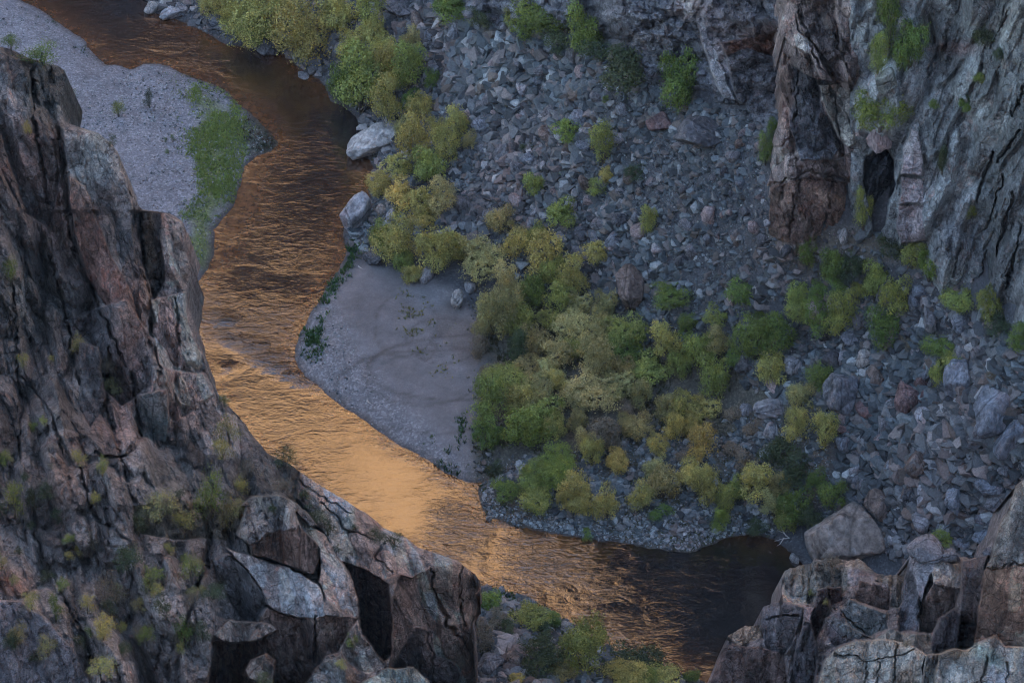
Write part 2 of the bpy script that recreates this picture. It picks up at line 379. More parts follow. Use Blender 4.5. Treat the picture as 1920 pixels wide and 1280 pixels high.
def water_mat():
    t = NT('river_water'); t.b.inputs['Roughness'].default_value = .04
    t.b.inputs['IOR'].default_value = 2.15; t.b.inputs['Specular IOR Level'].default_value = .5
    p = t.pos((.8, 1.5, 1)); ch = t.attr('chop', 'Fac')
    t.base(t.mix(1.0, t.attr('bed_refl'), t.ramp(t.noise(t.pos(), .9, 5, .7), [(.3, .4), (.7, 1.7)]), 'MULTIPLY'))
    a = t.noise(p, .38, 3, .6, 1.2); b = t.noise(p, 1.5, 3, .65, .8)
    patch = t.ramp(t.noise(t.pos(), .07, 3, .6), [(.38, .35), (.6, 1.3)])
    h = t.math('ADD', t.math('MULTIPLY', a, .42), t.math('MULTIPLY', b, .15))
    h = t.math('MULTIPLY', h, t.math('MULTIPLY', ch, patch)); t.bump(h, 1.0, 1.0); return t.m
wo = mesh_from('river', np.stack([WX, WY, WX * 0], -1).reshape(-1, 3), grid_faces(len(wys), len(wxs)), water_mat(), True, {'chop': chop.ravel(), 'bed_refl': bed_refl.reshape(-1, 3)})
tag(wo, kind='structure')

# ------------------------------------------------------------------ far canyon wall (its sunlit upper part is what the river mirrors) and the rim behind the camera
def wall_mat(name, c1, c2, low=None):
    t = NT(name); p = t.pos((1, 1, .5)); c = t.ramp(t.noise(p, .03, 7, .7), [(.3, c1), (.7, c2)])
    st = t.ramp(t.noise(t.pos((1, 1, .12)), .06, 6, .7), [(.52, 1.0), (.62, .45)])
    if low is not None:      # shade painted into the rock colour low down, plain tan above
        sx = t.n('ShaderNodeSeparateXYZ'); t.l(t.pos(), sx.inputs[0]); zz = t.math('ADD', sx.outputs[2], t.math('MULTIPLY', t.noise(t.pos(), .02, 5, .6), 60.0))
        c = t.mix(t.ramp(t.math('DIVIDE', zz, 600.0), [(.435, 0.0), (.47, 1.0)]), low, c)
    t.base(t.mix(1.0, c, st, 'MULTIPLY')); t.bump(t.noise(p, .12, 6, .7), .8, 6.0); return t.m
u = np.linspace(0, 1, 260); ctrl = np.array([(-900,1050),(-600,960),(-300,870),(-130,775),(-50,741),(-12,740),(1,716),(14,648),(34,604),(90,600),(150,600),(260,580),(500,500),(900,330)], float)
cu = np.r_[0, np.cumsum(np.hypot(*np.diff(ctrl, axis=0).T))]; cu /= cu[-1]
bx = np.interp(u, cu, ctrl[:, 0]); by = np.interp(u, cu, ctrl[:, 1])
hh = np.linspace(0, 1, 130)
prof_z = np.interp(hh, [0, 1], [-5, 575]); prof_o = np.interp(prof_z, [-5, 40, 300, 575], [0, 15, 60, 170])
wx_ = np.tile(bx, (130, 1)); wy_ = by[None] + prof_o[:, None] + np.zeros_like(wx_); wz_ = prof_z[:, None] + np.zeros_like(wx_)
aw = u * 2600 + 0; bk, _ = blocky(aw[None] + 0 * wx_, wz_ * .5, 70, 3, .9); bk2, _ = blocky(aw[None] + 0 * wx_, wz_ * .6, 22, 8, .8)
wy_ = wy_ - (bk * 20 + bk2 * 9 + fbm(aw[None] / 130 + 0 * wx_, wz_ / 260, 4, 4) * 24) * sstep(0, .15, hh)[:, None]
V = np.concatenate([np.stack([wx_, wy_, wz_], -1), np.stack([bx, by + 900, bx * 0 + 580], -1)[None]], 0)
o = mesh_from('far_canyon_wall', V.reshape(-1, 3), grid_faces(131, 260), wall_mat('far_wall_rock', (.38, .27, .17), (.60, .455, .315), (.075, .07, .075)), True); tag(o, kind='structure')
xs = np.linspace(-1100, 1100, 200); prof = [(-900, 474), (-500, 478), (-60, 479), (-4, 478.2), (-1.5, 476), (1, 440), (14, 300), (90, 215), (200, 120), (330, 55), (400, 8), (440, -6)]
py_ = np.interp(np.linspace(0, len(prof) - 1, 120), range(len(prof)), [p[0] for p in prof]); pz_ = np.interp(np.linspace(0, len(prof) - 1, 120), range(len(prof)), [p[1] for p in prof])
XX, YY = np.meshgrid(xs, py_); ZZ = np.tile(pz_[:, None], (1, 200)); mz = sstep(20, 160, YY) * sstep(-6, 30, ZZ)
ZZ = ZZ + fbm(XX * .02, YY * .02, 4, 21) * 14 * mz - 6 * mz
ZZ = ZZ + np.where(YY < -30, fbm(XX * .01, YY * .01, 3, 22) * 5, 0)
o = mesh_from('near_rim_and_wall', np.stack([XX, YY, ZZ], -1).reshape(-1, 3), grid_faces(120, 200), wall_mat('near_wall_rock', (.30, .26, .24), (.44, .38, .35)), True); tag(o, kind='structure')

# ------------------------------------------------------------------ cliffs: fractured rock masses with their own distance and thickness
CL = 8; ZW, ZH = 2200 // CL, 1700 // CL
ZB = np.full((ZH, ZW), 1e9)
def zsplat(V):
    x, y, d = project(V); ix = ((x + 140) / CL).astype(int); iy = ((y + 200) / CL).astype(int)
    m = (ix >= 0) & (ix < ZW) & (iy >= 0) & (iy < ZH); np.minimum.at(ZB, (iy[m], ix[m]), d[m])
def cliff_depth(px, py):
    return ZB[int((py + 200) / CL), int((px + 140) / CL)]
def relief(name, U, Vv, depth, facets=(), paint=(), base=(.20, .18, .185), oct_=(), edge=None, rib=0.0, varn=None, seed=1, skirt=26., rnd=None, nscale=1.0, jcol=.75, warp=.7, cracks=()):
    d0 = depth.copy(); nr, nc = U.shape; GAIN = 1.4; col = np.zeros(U.shape + (3,)); col[:] = base; namp = np.ones(U.shape); var = np.zeros(U.shape) if varn is None else varn
    s = TANH * d0.mean() / 960; a = (U - 960) * s; b = -(Vv - 640) * s
    wob = fbm(a * .5, b * .5, 4, seed + 90) * 4.5; wob2 = fbm(a * .5, b * .5, 4, seed + 91) * 4.5
    Uw = U + wob; Vw = Vv + wob2; R = rays(U, Vv)
    PLN = {}
    for f in facets:
        opt = f[-1] if isinstance(f[-1], dict) else {}; f = f[:-1] if opt else f
        poly, n, off, cc, na = f[:5]; n = np.array(n, float); n /= np.linalg.norm(n)
        cx = np.mean([q[0] for q in poly]); cy = np.mean([q[1] for q in poly])
        if 'at' in opt:      # shares an edge with a facet already laid
            cx, cy, ref = opt['at']; rn, rc, rd = PLN[ref]; dd = rd * (rays(*rc) @ rn) / (rays(cx, cy) @ rn) - opt.get('o', 0); lim = 24
        else: k = np.argmin((U - cx) ** 2 + (Vv - cy) ** 2); dd = d0.ravel()[k] - off; lim = 9
        den = R @ n; pl = (rays(cx, cy) @ n) * dd / np.where(den > -.12, -.12, den); pl = np.clip(pl, dd - lim, dd + lim)
        if 'n' in opt: PLN[opt['n']] = (n, (cx, cy), dd)
        m = sstep(1.4, -1.4, sdist(Uw, Vw, poly)); depth = depth * (1 - m) + pl * m; namp = namp * (1 - m) + na * m
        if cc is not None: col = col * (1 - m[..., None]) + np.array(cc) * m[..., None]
        if len(f) > 5: var = np.maximum(var * (1 - m), m * f[5])
    for cx, cy, rx, ry, ang, cc, st in paint:
        m = (np.clip(blob(cx, cy, rx, ry, ang, Uw, Vw) * 1.5 + fbm(a * .5, b * .5, 3, 5) * .4, 0, 1) * st)[..., None] * (blob(cx, cy, rx * 1.4, ry * 1.4, ang, U, Vv) > .25)[..., None]
        col = col * (1 - m) + np.array(cc) * m
    ca, sa = math.cos(rib), math.sin(rib); wa = fbm(a * .12, b * .12, 3, seed) * warp; wb = fbm(a * .12, b * .12, 3, seed + 3) * warp
    ra = (a * ca - b * sa) + wa; rb = (a * sa + b * ca) + wb
    disp = 0
    for i, (sx, sy, am, tl, ck) in enumerate(oct_):
        q, h = blocky(ra * (1. / sx), rb * (1. / sy), 1.0, seed * 13 + i * 5, tl, ck); disp = disp + q * am
        if i < 3: col = col * (1 + jcol * (h[..., None] - .5) * (1 if i else .8))
    disp = disp + fbm(a * .25, b * .25, 4, seed + 40) * .8 + fbm(a * 2.2, b * 2.2, 3, seed + 41) * .12
    depth = depth - disp * namp * nscale
    if rnd is not None: depth = depth + rnd
    for w_c, dp, line in cracks:
        dd = segdist(U + fbm(a * 1.1, b * 1.1, 3, 77) * 7, Vv + fbm(a * 1.1, b * 1.1, 3, 78) * 7, line, False); wv = w_c * (.45 + 1.0 * vnoise(a * .35, b * .35, 79)); depth = depth + dp * np.clip(1.35 - dd / wv, 0, 1)
    P = C0 + R * depth[..., None]
    # thickness: every border runs back and down into the hill
    def back(row, k): return row + np.array([0, .62, -.78]) * k
    P = np.concatenate([back(P[:1], skirt), back(P[:1], 3.), P, back(P[-1:], 3.), back(P[-1:], skirt)], 0)
    col = np.concatenate([col[:1], col[:1], col, col[-1:], col[-1:]], 0); var = np.concatenate([var[:1], var[:1], var, var[-1:], var[-1:]], 0)
    P = np.concatenate([back(P[:, :1], skirt), back(P[:, :1], 3.), P, back(P[:, -1:], 3.), back(P[:, -1:], skirt)], 1)
    col = np.concatenate([col[:, :1], col[:, :1], col, col[:, -1:], col[:, -1:]], 1); var = np.concatenate([var[:, :1], var[:, :1], var, var[:, -1:], var[:, -1:]], 1)
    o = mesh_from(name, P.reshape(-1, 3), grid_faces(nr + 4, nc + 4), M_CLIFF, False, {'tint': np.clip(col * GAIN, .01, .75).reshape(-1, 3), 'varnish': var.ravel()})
    tag(o, kind='structure'); zsplat(P[2:-2, 2:-2].reshape(-1, 3)); return o
LICH = (.22, .235, .215); PINK = (.48, .38, .34); RUST = (.24, .13, .09); DARK = (.085, .075, .075); TAN = (.30, .20, .145); GREY = (.20, .185, .185)

# --- left canyon wall (near side)
SIL = [(60,-10),(86,-6),(92,20),(108,52),(124,112),(132,121),(150,122),(170,121),(205,114),(228,122),(236,140),(250,186),(270,212),(300,226),(350,242),(380,256),(393,268),(400,318),(416,343),(440,352),
 (470,346),(500,359),(538,357),(560,349),(600,360),(640,372),(680,386),(712,390),(740,412),(762,430),(790,456),(820,476),(850,503),(868,540),(888,566),(905,592),(925,628),(945,660),(965,690),(990,722),(1006,760),
 (1026,786),(1038,822),(1050,856),(1062,874),(1080,892),(1092,901),(1112,901),(1130,890),(1160,888),(1200,893),(1240,892),(1300,893),(1340,893)]
ys = np.arange(88, 1335, 1.75); xs_ = np.interp(ys, [q[0] for q in SIL], [q[1] for q in SIL]); xs_ = xs_ + fbm(ys * .08, ys * 0 + 3.3, 4, 2) * 5
tt = np.linspace(0, 1, 470); tt = 1 - (1 - tt) ** 1.12
U = -90 + (xs_[:, None] + 90) * tt[None]; Vv = np.tile(ys[:, None], (1, 470))
dl = TPS([(0,90),(120,150),(250,380),(355,450),(360,600),(400,720),(540,880),(700,960),(870,1050),(900,1300),(0,640),(0,1300),(200,900),(200,400),(400,1290),(400,1000),(300,700),(640,1150),(-90,600),(-90,1300),(-90,90)],
         [655,655,655,655,650,648,640,632,606,592,628,585,610,646,580,606,640,590,622,575,650], 1e-4)(U, Vv)
s_ = .0785; w_ = np.clip((xs_[:, None] - U) * s_, 0, 50)
rnd = 2.6 * np.exp(-w_ / 1.6) + 1.6 * np.exp(-w_ / 6)
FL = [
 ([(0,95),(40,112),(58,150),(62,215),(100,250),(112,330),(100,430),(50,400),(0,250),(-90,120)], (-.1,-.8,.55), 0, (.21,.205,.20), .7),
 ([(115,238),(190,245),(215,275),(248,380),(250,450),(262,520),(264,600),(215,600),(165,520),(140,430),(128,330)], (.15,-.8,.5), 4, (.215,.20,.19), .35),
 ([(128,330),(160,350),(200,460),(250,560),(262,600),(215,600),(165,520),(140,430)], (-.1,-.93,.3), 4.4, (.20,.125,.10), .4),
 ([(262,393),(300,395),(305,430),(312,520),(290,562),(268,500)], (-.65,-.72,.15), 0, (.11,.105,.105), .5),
 ([(300,395),(345,418),(352,442),(346,470),(358,500),(354,538),(312,540),(303,470)], (.5,-.6,.6), 3, (.38,.31,.27), .7),  # this and next two facets: warm lit look put into the pink
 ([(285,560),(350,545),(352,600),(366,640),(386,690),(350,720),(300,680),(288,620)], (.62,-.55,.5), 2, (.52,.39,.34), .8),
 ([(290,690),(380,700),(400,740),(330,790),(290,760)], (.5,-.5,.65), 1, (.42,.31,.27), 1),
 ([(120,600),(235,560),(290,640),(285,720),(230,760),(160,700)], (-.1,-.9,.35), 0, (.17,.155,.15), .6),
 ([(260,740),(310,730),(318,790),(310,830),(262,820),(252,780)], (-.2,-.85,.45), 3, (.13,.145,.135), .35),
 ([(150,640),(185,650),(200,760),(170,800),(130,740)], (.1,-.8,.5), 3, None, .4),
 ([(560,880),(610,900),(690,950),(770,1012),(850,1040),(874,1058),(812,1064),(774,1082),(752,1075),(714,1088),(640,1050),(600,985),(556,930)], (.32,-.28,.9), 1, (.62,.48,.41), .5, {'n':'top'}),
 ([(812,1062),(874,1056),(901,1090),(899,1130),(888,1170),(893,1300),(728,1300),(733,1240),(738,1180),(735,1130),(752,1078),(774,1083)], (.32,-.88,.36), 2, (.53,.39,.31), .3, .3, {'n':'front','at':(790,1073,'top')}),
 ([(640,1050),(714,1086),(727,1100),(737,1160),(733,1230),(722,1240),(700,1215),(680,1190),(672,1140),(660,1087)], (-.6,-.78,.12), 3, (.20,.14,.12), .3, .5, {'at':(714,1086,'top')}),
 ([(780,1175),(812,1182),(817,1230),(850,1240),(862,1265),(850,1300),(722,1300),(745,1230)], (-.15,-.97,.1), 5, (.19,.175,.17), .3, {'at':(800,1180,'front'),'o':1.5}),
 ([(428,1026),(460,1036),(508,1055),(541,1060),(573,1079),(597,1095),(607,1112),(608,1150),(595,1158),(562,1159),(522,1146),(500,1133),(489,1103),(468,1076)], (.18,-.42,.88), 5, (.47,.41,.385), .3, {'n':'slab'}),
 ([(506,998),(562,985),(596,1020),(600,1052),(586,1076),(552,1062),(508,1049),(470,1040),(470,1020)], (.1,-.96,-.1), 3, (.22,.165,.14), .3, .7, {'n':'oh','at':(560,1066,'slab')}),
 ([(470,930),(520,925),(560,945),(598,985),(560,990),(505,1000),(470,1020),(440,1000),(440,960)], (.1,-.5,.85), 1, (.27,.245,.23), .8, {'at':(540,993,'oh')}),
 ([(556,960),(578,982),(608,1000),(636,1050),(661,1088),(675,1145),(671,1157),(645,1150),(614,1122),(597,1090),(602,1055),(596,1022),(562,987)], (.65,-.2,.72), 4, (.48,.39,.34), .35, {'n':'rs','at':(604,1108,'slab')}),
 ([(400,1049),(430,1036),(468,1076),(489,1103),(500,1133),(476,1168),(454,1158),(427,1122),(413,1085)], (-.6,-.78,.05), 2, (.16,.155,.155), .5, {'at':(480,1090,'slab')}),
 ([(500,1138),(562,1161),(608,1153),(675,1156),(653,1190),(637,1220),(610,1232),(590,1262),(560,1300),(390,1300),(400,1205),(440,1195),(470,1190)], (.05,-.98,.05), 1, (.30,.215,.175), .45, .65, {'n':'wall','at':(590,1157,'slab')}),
 ([(430,1160),(500,1165),(520,1180),(480,1200),(420,1205),(400,1190)], (0,-.5,.85), 2, (.40,.36,.32), .6),
 ([(470,1235),(500,1222),(518,1240),(512,1280),(470,1275),(460,1255)], (-.1,-.6,.75), 6, (.20,.18,.165), .4),
 ([(590,1250),(640,1225),(650,1245),(648,1300),(560,1300)], (-.15,-.7,.65), 5, (.17,.175,.17), .4),
 ([(655,1190),(680,1200),(720,1245),(690,1262),(650,1240),(640,1215)], (.1,-.4,.9), -2, (.34,.28,.24), .7),
 ([(640,1300),(690,1272),(730,1252),(775,1250),(800,1272),(815,1300)], (0,-.4,.9), 14, (.25,.285,.26), .4),
 ([(250,950),(330,935),(460,950),(440,1010),(330,1010),(250,1000)], (0,-.3,.95), -1, (.19,.165,.13), .9),
 ([(0,1125),(40,1130),(90,1160),(150,1240),(180,1300),(-90,1300),(-90,1100)], (.1,-.7,.7), 6, (.20,.18,.18), .5),
]
PL = [(330,470,26,60,0,PINK,.6),(250,600,26,100,8,(.30,.17,.12),.6),(330,640,22,60,10,(.45,.33,.29),.6),(280,450,10,90,0,(.30,.22,.14),.5),(60,300,50,70,0,RUST,.5),(340,740,40,40,0,(.36,.24,.19),.6),
 (120,900,30,70,10,(.30,.19,.14),.5),(220,790,40,60,20,(.28,.19,.16),.6),(520,900,60,60,30,LICH,.5),(450,850,50,40,30,(.26,.25,.25),.6),(20,1100,40,25,20,RUST,.7),(130,420,60,80,10,RUST,.4),
 (100,160,60,60,20,LICH,.7),(170,300,40,60,10,LICH,.5),(20,200,20,60,0,PINK,.35),(60,560,60,80,10,(.15,.155,.14),.6),(320,900,60,40,0,(.15,.155,.14),.5),(200,250,30,20,0,LICH,.7),
 (820,1160,40,90,0,(.36,.24,.18),.5),(760,1130,24,80,0,(.14,.09,.075),.5)]
var = .35 * sstep(1150, 1200, Vv) * sstep(380, 460, U)
relief('left_canyon_wall', U, Vv, dl, FL, PL, (.225,.20,.185), [(10, 32, 7.5, 1.3, .6), (4.5, 12, 4.2, 1.3, .6), (2.0, 4.6, 2.1, 1.2, .6), (.9, 1.9, .85, 1.1, .6), (.45, .8, .3, 1.0, .6)], rib=-.30, varn=var, seed=4, rnd=rnd, cracks=[
 (4.5, 3.5, [(110,238),(122,330),(130,430),(160,520),(200,600),(235,690)]), (4, 3.5, [(262,395),(268,500),(285,560),(282,640),(300,700)]), (3.5, 3, [(60,110),(62,215),(75,300),(90,380)]), (3.5, 3, [(92,480),(118,560),(130,640),(150,720)]),
 (4, 4, [(397,1000),(386,1060),(350,1160),(340,1190)]), (3, 2.5, [(20,500),(30,640),(40,770),(36,860)]), (3.5, 3, [(250,700),(264,820),(230,860),(180,850)]), (3, 2.5, [(300,455),(305,540)]), (2.5, 2, [(330,560),(335,640)]), (3, 2.5, [(205,650),(200,760),(240,900)]),
 (2.6, 2.2, [(812,1065),(812,1100),(825,1140),(838,1157),(834,1172),(850,1182),(882,1216)]), (2.2, 1.5, [(718,1018),(705,1045),(716,1055),(740,1078)]), (2.2, 1.5, [(600,940),(650,990),(700,1012)]), (2.2, 1.6, [(866,1060),(862,1120),(872,1180)]), (2., 1.2, [(800,1190),(812,1235),(808,1290)]),
 (2.2, 1.3, [(560,900),(600,930),(660,960)]), (2.5, 2, [(590,1155),(596,1200),(590,1240)]), (2.5, 2, [(30,700),(90,760),(120,850)]), (2.5, 2, [(340,250),(300,330)]), (3, 2.4, [(150,880),(170,960),(240,1010)]), (3, 2.4, [(60,1000),(110,1100),(160,1200),(200,1290)])])

# --- near crags at lower right
SR = [(1290,1330),(1318,1300),(1334,1262),(1350,1225),(1364,1193),(1394,1172),(1424,1174),(1430,1138),(1462,1124),(1467,1078),(1480,1064),(1522,1057),(1527,1048),(1609,1048),(1634,1064),(1646,1076),(1690,1076),
 (1708,1038),(1750,1032),(1830,1046),(1840,1030),(1858,1021),(1868,985),(1888,958),(1896,925),(1903,912),(1922,899),(1960,893),(2020,880)]
xs2 = np.arange(1300, 2016, 1.75); yt = np.interp(xs2, [q[0] for q in SR], [q[1] for q in SR]); yt = yt + fbm(xs2 * .1, xs2 * 0 + 1.1, 4, 8) * 5
tt = np.linspace(0, 1, 260); tt = tt ** 1.1
U = np.tile(xs2[None], (260, 1)); Vv = yt[None] + (1345 - yt[None]) * tt[:, None]
dr = TPS([(1300,1300),(1364,1190),(1470,1070),(1600,1050),(1750,1035),(1900,900),(2000,900),(1500,1300),(1700,1300),(1900,1300),(2000,1300),(1600,1180),(1800,1180),(1450,1200)],
         [606,612,614,612,604,585,580,590,560,550,545,596,585,600], 1e-4)(U, Vv)
w_ = np.clip((Vv - yt[None]) * .073, 0, 60); rnd = 3.0 * np.exp(-w_ / 1.2) + 1.5 * np.exp(-w_ / 5)
FR = [
 ([(1466,1065),(1500,1058),(1540,1046),(1612,1046),(1640,1070),(1600,1090),(1570,1120),(1510,1132),(1466,1130)], (0,-.4,.9), 0, (.27,.26,.23), 1.1),
 ([(1650,1075),(1700,1070),(1690,1110),(1688,1140),(1668,1140),(1667,1105),(1640,1085)], (0,-.5,.85), -1, (.27,.25,.22), 1.0),
 ([(1360,1190),(1395,1170),(1425,1172),(1440,1180),(1420,1200),(1385,1210)], (0,-.4,.9), 1, (.30,.25,.2), .9),
 ([(1428,1136),(1470,1124),(1507,1137),(1502,1162),(1482,1207),(1470,1227),(1440,1217),(1425,1175)], (-.3,-.93,.05), 2, (.15,.135,.135), .3),
 ([(1325,1300),(1352,1225),(1372,1205),(1395,1210),(1440,1217),(1470,1225),(1482,1300)], (-.2,-.95,.1), 1, (.17,.125,.11), .35),
 ([(1507,1160),(1528,1165),(1535,1230),(1525,1300),(1480,1300),(1490,1230)], (-.3,-.9,.1), 0, (.12,.11,.115), .5),
 ([(1507,1138),(1530,1138),(1530,1150),(1520,1165),(1503,1164)], (.1,-.3,.95), 3, (.33,.30,.31), .3),
 ([(1535,1105),(1552,1098),(1556,1140),(1540,1180),(1530,1200),(1522,1160)], (-.2,-.95,0), 0, (.12,.08,.075), .4),
 ([(1552,1100),(1576,1100),(1578,1125),(1560,1135)], (.3,-.9,0), 1.5, (.15,.09,.08), .3),
 ([(1590,1066),(1602,1064),(1640,1075),(1635,1088),(1612,1080),(1610,1088),(1600,1102),(1586,1092)], (-.3,-.6,.75), 2, (.26,.235,.235), .3),
 ([(1612,1080),(1666,1096),(1668,1108),(1609,1088)], (.1,-.2,.97), 3.2, (.33,.29,.28), .2, {'n':'st'}),
 ([(1610,1085),(1668,1105),(1666,1146),(1640,1138),(1605,1122)], (-.1,-.98,-.02), 3, (.24,.165,.135), .3, {'at':(1640,1095,'st')}),
 ([(1575,1140),(1592,1120),(1615,1130),(1640,1140),(1665,1152),(1662,1177),(1630,1192),(1597,1176)], (-.2,-.65,.7), 2.5, (.20,.20,.19), .4),
 ([(1548,1160),(1575,1142),(1597,1178),(1632,1195),(1600,1200),(1560,1212),(1550,1190)], (-.2,-.9,.3), 2, (.13,.105,.105), .5),
 ([(1762,1040),(1832,1046),(1806,1056),(1801,1102),(1790,1107),(1752,1094),(1747,1072)], (.35,-.3,.9), 2.5, (.42,.36,.32), .45, {'n':'ptop'}),
 ([(1703,1045),(1727,1033),(1763,1040),(1750,1070),(1728,1125),(1722,1184),(1686,1186),(1692,1100)], (-.55,-.6,.58), 3, (.235,.225,.235), .22, {'at':(1752,1068,'ptop')}),
 ([(1752,1092),(1801,1103),(1790,1142),(1762,1156),(1747,1184),(1726,1184),(1728,1125)], (.1,-.98,.05), 2, (.22,.16,.135), .35, {'at':(1770,1096,'ptop')}),
 ([(1805,1052),(1832,1046),(1852,1040),(1840,1100),(1836,1150),(1828,1212),(1795,1222),(1800,1150)], (-.45,-.88,0), 3.5, (.17,.135,.13), .25, .4),
 ([(1762,1156),(1788,1142),(1800,1150),(1795,1220),(1745,1245),(1748,1190)], (-.2,-.9,.1), 3, (.13,.11,.115), .6),
 ([(1872,990),(1888,958),(1903,912),(1925,897),(2020,880),(2020,1225),(1880,1212),(1862,1190),(1828,1208),(1835,1130),(1845,1070),(1860,1045)], (-.3,-.92,.22), 9, (.36,.245,.18), .15, .25, {'n':'pil'}),
 ([(1872,990),(1888,958),(1903,912),(1925,897),(2020,880),(2020,1055),(1930,1052),(1880,1065),(1850,1062),(1860,1040)], (-.15,-.85,.5), 9.5, (.285,.27,.24), .25, {'at':(1900,1055,'pil')}),
 ([(1640,1200),(1665,1178),(1700,1190),(1745,1185),(1752,1225),(1700,1230)], (0,-.5,.85), 1, (.22,.22,.20), .9),
 ([(1562,1217),(1602,1202),(1655,1198),(1705,1205),(1722,1214),(1738,1228),(1731,1250),(1724,1300),(1530,1300),(1546,1240)], (0,-.55,.83), 14, (.42,.395,.34), .3),
 ([(1738,1228),(1760,1222),(1752,1300),(1724,1300)], (0,-.8,.5), 9, (.16,.16,.15), .6),
 ([(1760,1224),(1792,1216),(1815,1219),(1850,1200),(1865,1188),(1886,1212),(1925,1214),(2020,1215),(2020,1345),(1745,1345),(1752,1290)], (.05,-.72,.69), 15, (.35,.33,.29), .3),
]
PR = [(1500,1080,30,30,0,(.42,.40,.34),.5),(1480,1110,12,20,0,PINK,.5),(1590,1055,30,8,0,(.45,.34,.26),.6),(1890,1150,50,60,0,(.27,.15,.10),.6),(1800,1222,40,6,0,(.5,.38,.26),.7),(1655,1204,40,7,0,(.5,.42,.33),.6),(1700,1270,14,20,0,(.40,.24,.14),.5),(1850,1225,30,14,30,(.20,.30,.27),.6),
 (1600,1180,40,16,20,LICH,.6)]
relief('near_crags', U, Vv, dr, FR, PR, (.24,.21,.20), [(8, 22, 4.4, 1.1, .6), (3.5, 8, 2.8, 1.2, .6), (1.5, 2.8, 1.3, 1.1, .6), (.65, 1.1, .55, 1.0, .6)], rib=.06, seed=9, rnd=rnd, cracks=[(1.5, 1.0, [(1562,1226),(1600,1228),(1630,1241),(1652,1235),(1690,1228),(1722,1214)]), (1.4, 1.2, [(1628,1240),(1620,1290)]), (1.3, 1.2, [(1648,1238),(1642,1290)]), (1.8, 1.4, [(1680,1204),(1676,1290)]),
 (1.4, 1.2, [(1850,1230),(1836,1295)]), (1.3, 1.2, [(1886,1240),(1890,1295)]), (2.4, 2, [(1726,1126),(1724,1186)]), (2, 1.4, [(1440,1160),(1500,1150)]), (2, 1.4, [(1800,1170),(1834,1172)]), (1.8, 1, [(1575,1150),(1620,1185)]), (2, 1.3, [(1880,1060),(1925,1054)])])

# --- cliffs that rise out of the talus at upper right
def cliff_from_base(name, x0, x1, ytop, basep, kk, side=None, leftx=None, rightx=None, step=1.9, below=26, **kw):
    ysr = np.arange(ytop, max(q[1] for q in basep) + below, step); n = int((x1 - x0) / step); t = np.linspace(0, 1, n)
    L = np.interp(ysr, [q[0] for q in leftx], [q[1] for q in leftx]) + fbm(ysr * .07, ysr * 0 + 2.2, 4, 12) * 7 if leftx else np.full(len(ysr), float(x0))
    Rr = np.interp(ysr, [q[0] for q in rightx], [q[1] for q in rightx]) + fbm(ysr * .07, ysr * 0 + 8.2, 4, 14) * 7 if rightx else np.full(len(ysr), float(x1))
    U = L[:, None] + (Rr - L)[:, None] * t[None]; Vv = np.tile(ysr[:, None], (1, n))
    bxs = np.arange(x0 - 60, x1 + 60, 12.); bys = np.interp(bxs, [q[0] for q in basep], [q[1] for q in basep])
    hp = hit(bxs, bys); db = project(hp)[2]; kx = np.convolve(np.pad(db, 4, 'edge'), np.ones(9) / 9, 'valid')
    D = np.interp(U, bxs, kx); Y0 = np.interp(U, bxs, bys); m = (Y0 - Vv) * TANH * D / 960
    kf = np.interp(U, [q[0] for q in kk], [q[1] for q in kk])
    dep = D - np.where(m > 0, m * kf, m * .9)
    rnd = 0
    if leftx: rnd = rnd + 5 * np.exp(-np.clip(U - L[:, None], 0, 999) * .08 / 2.5)
    if rightx: rnd = rnd + 5 * np.exp(-np.clip(Rr[:, None] - U, 0, 999) * .08 / 2.5)
    return relief(name, U, Vv, dep, rnd=rnd if (leftx or rightx) else None, **kw)
BLU = (.145,.155,.175)
cliff_from_base('upper_cliff', 640, 1478, -170, [(640,-40),(720,-5),(800,6),(880,26),(950,38),(1020,54),(1070,76),(1130,98),(1200,124),(1280,160),(1345,190),(1400,208),(1478,240)], [(640,.35),(1000,.5),(1150,.62),(1300,.72),(1478,.8)],
 facets=[([(1306,27),(1327,60),(1349,117),(1379,187),(1357,183),(1335,140),(1313,67)], (.1,-.75,.65), 2.6, (.62,.60,.60), .25),
  ([(1360,100),(1400,90),(1462,110),(1464,200),(1420,220),(1380,185)], (-.3,-.9,.2), 0, (.115,.115,.125), .6),
  ([(1350,80),(1460,60),(1462,110),(1400,92),(1362,104)], (0,-.85,-.4), 0, (.17,.09,.065), .8)],
 paint=[(1290,10,24,30,0,(.40,.33,.30),.7),(1340,60,20,60,-10,(.28,.24,.24),.6),(1420,60,50,14,0,RUST,.6),(1380,30,60,40,0,(.13,.12,.13),.6),(1180,50,60,50,0,(.19,.185,.19),.5)],
 base=BLU, oct_=[(10, 14, 4.2, 1.1, .5), (5, 3.0, 2.5, 1.2, .6), (1.8, 1.1, 1.2, 1.1, .6), (.7, .6, .5, 1., .5)], rib=.2, seed=15)
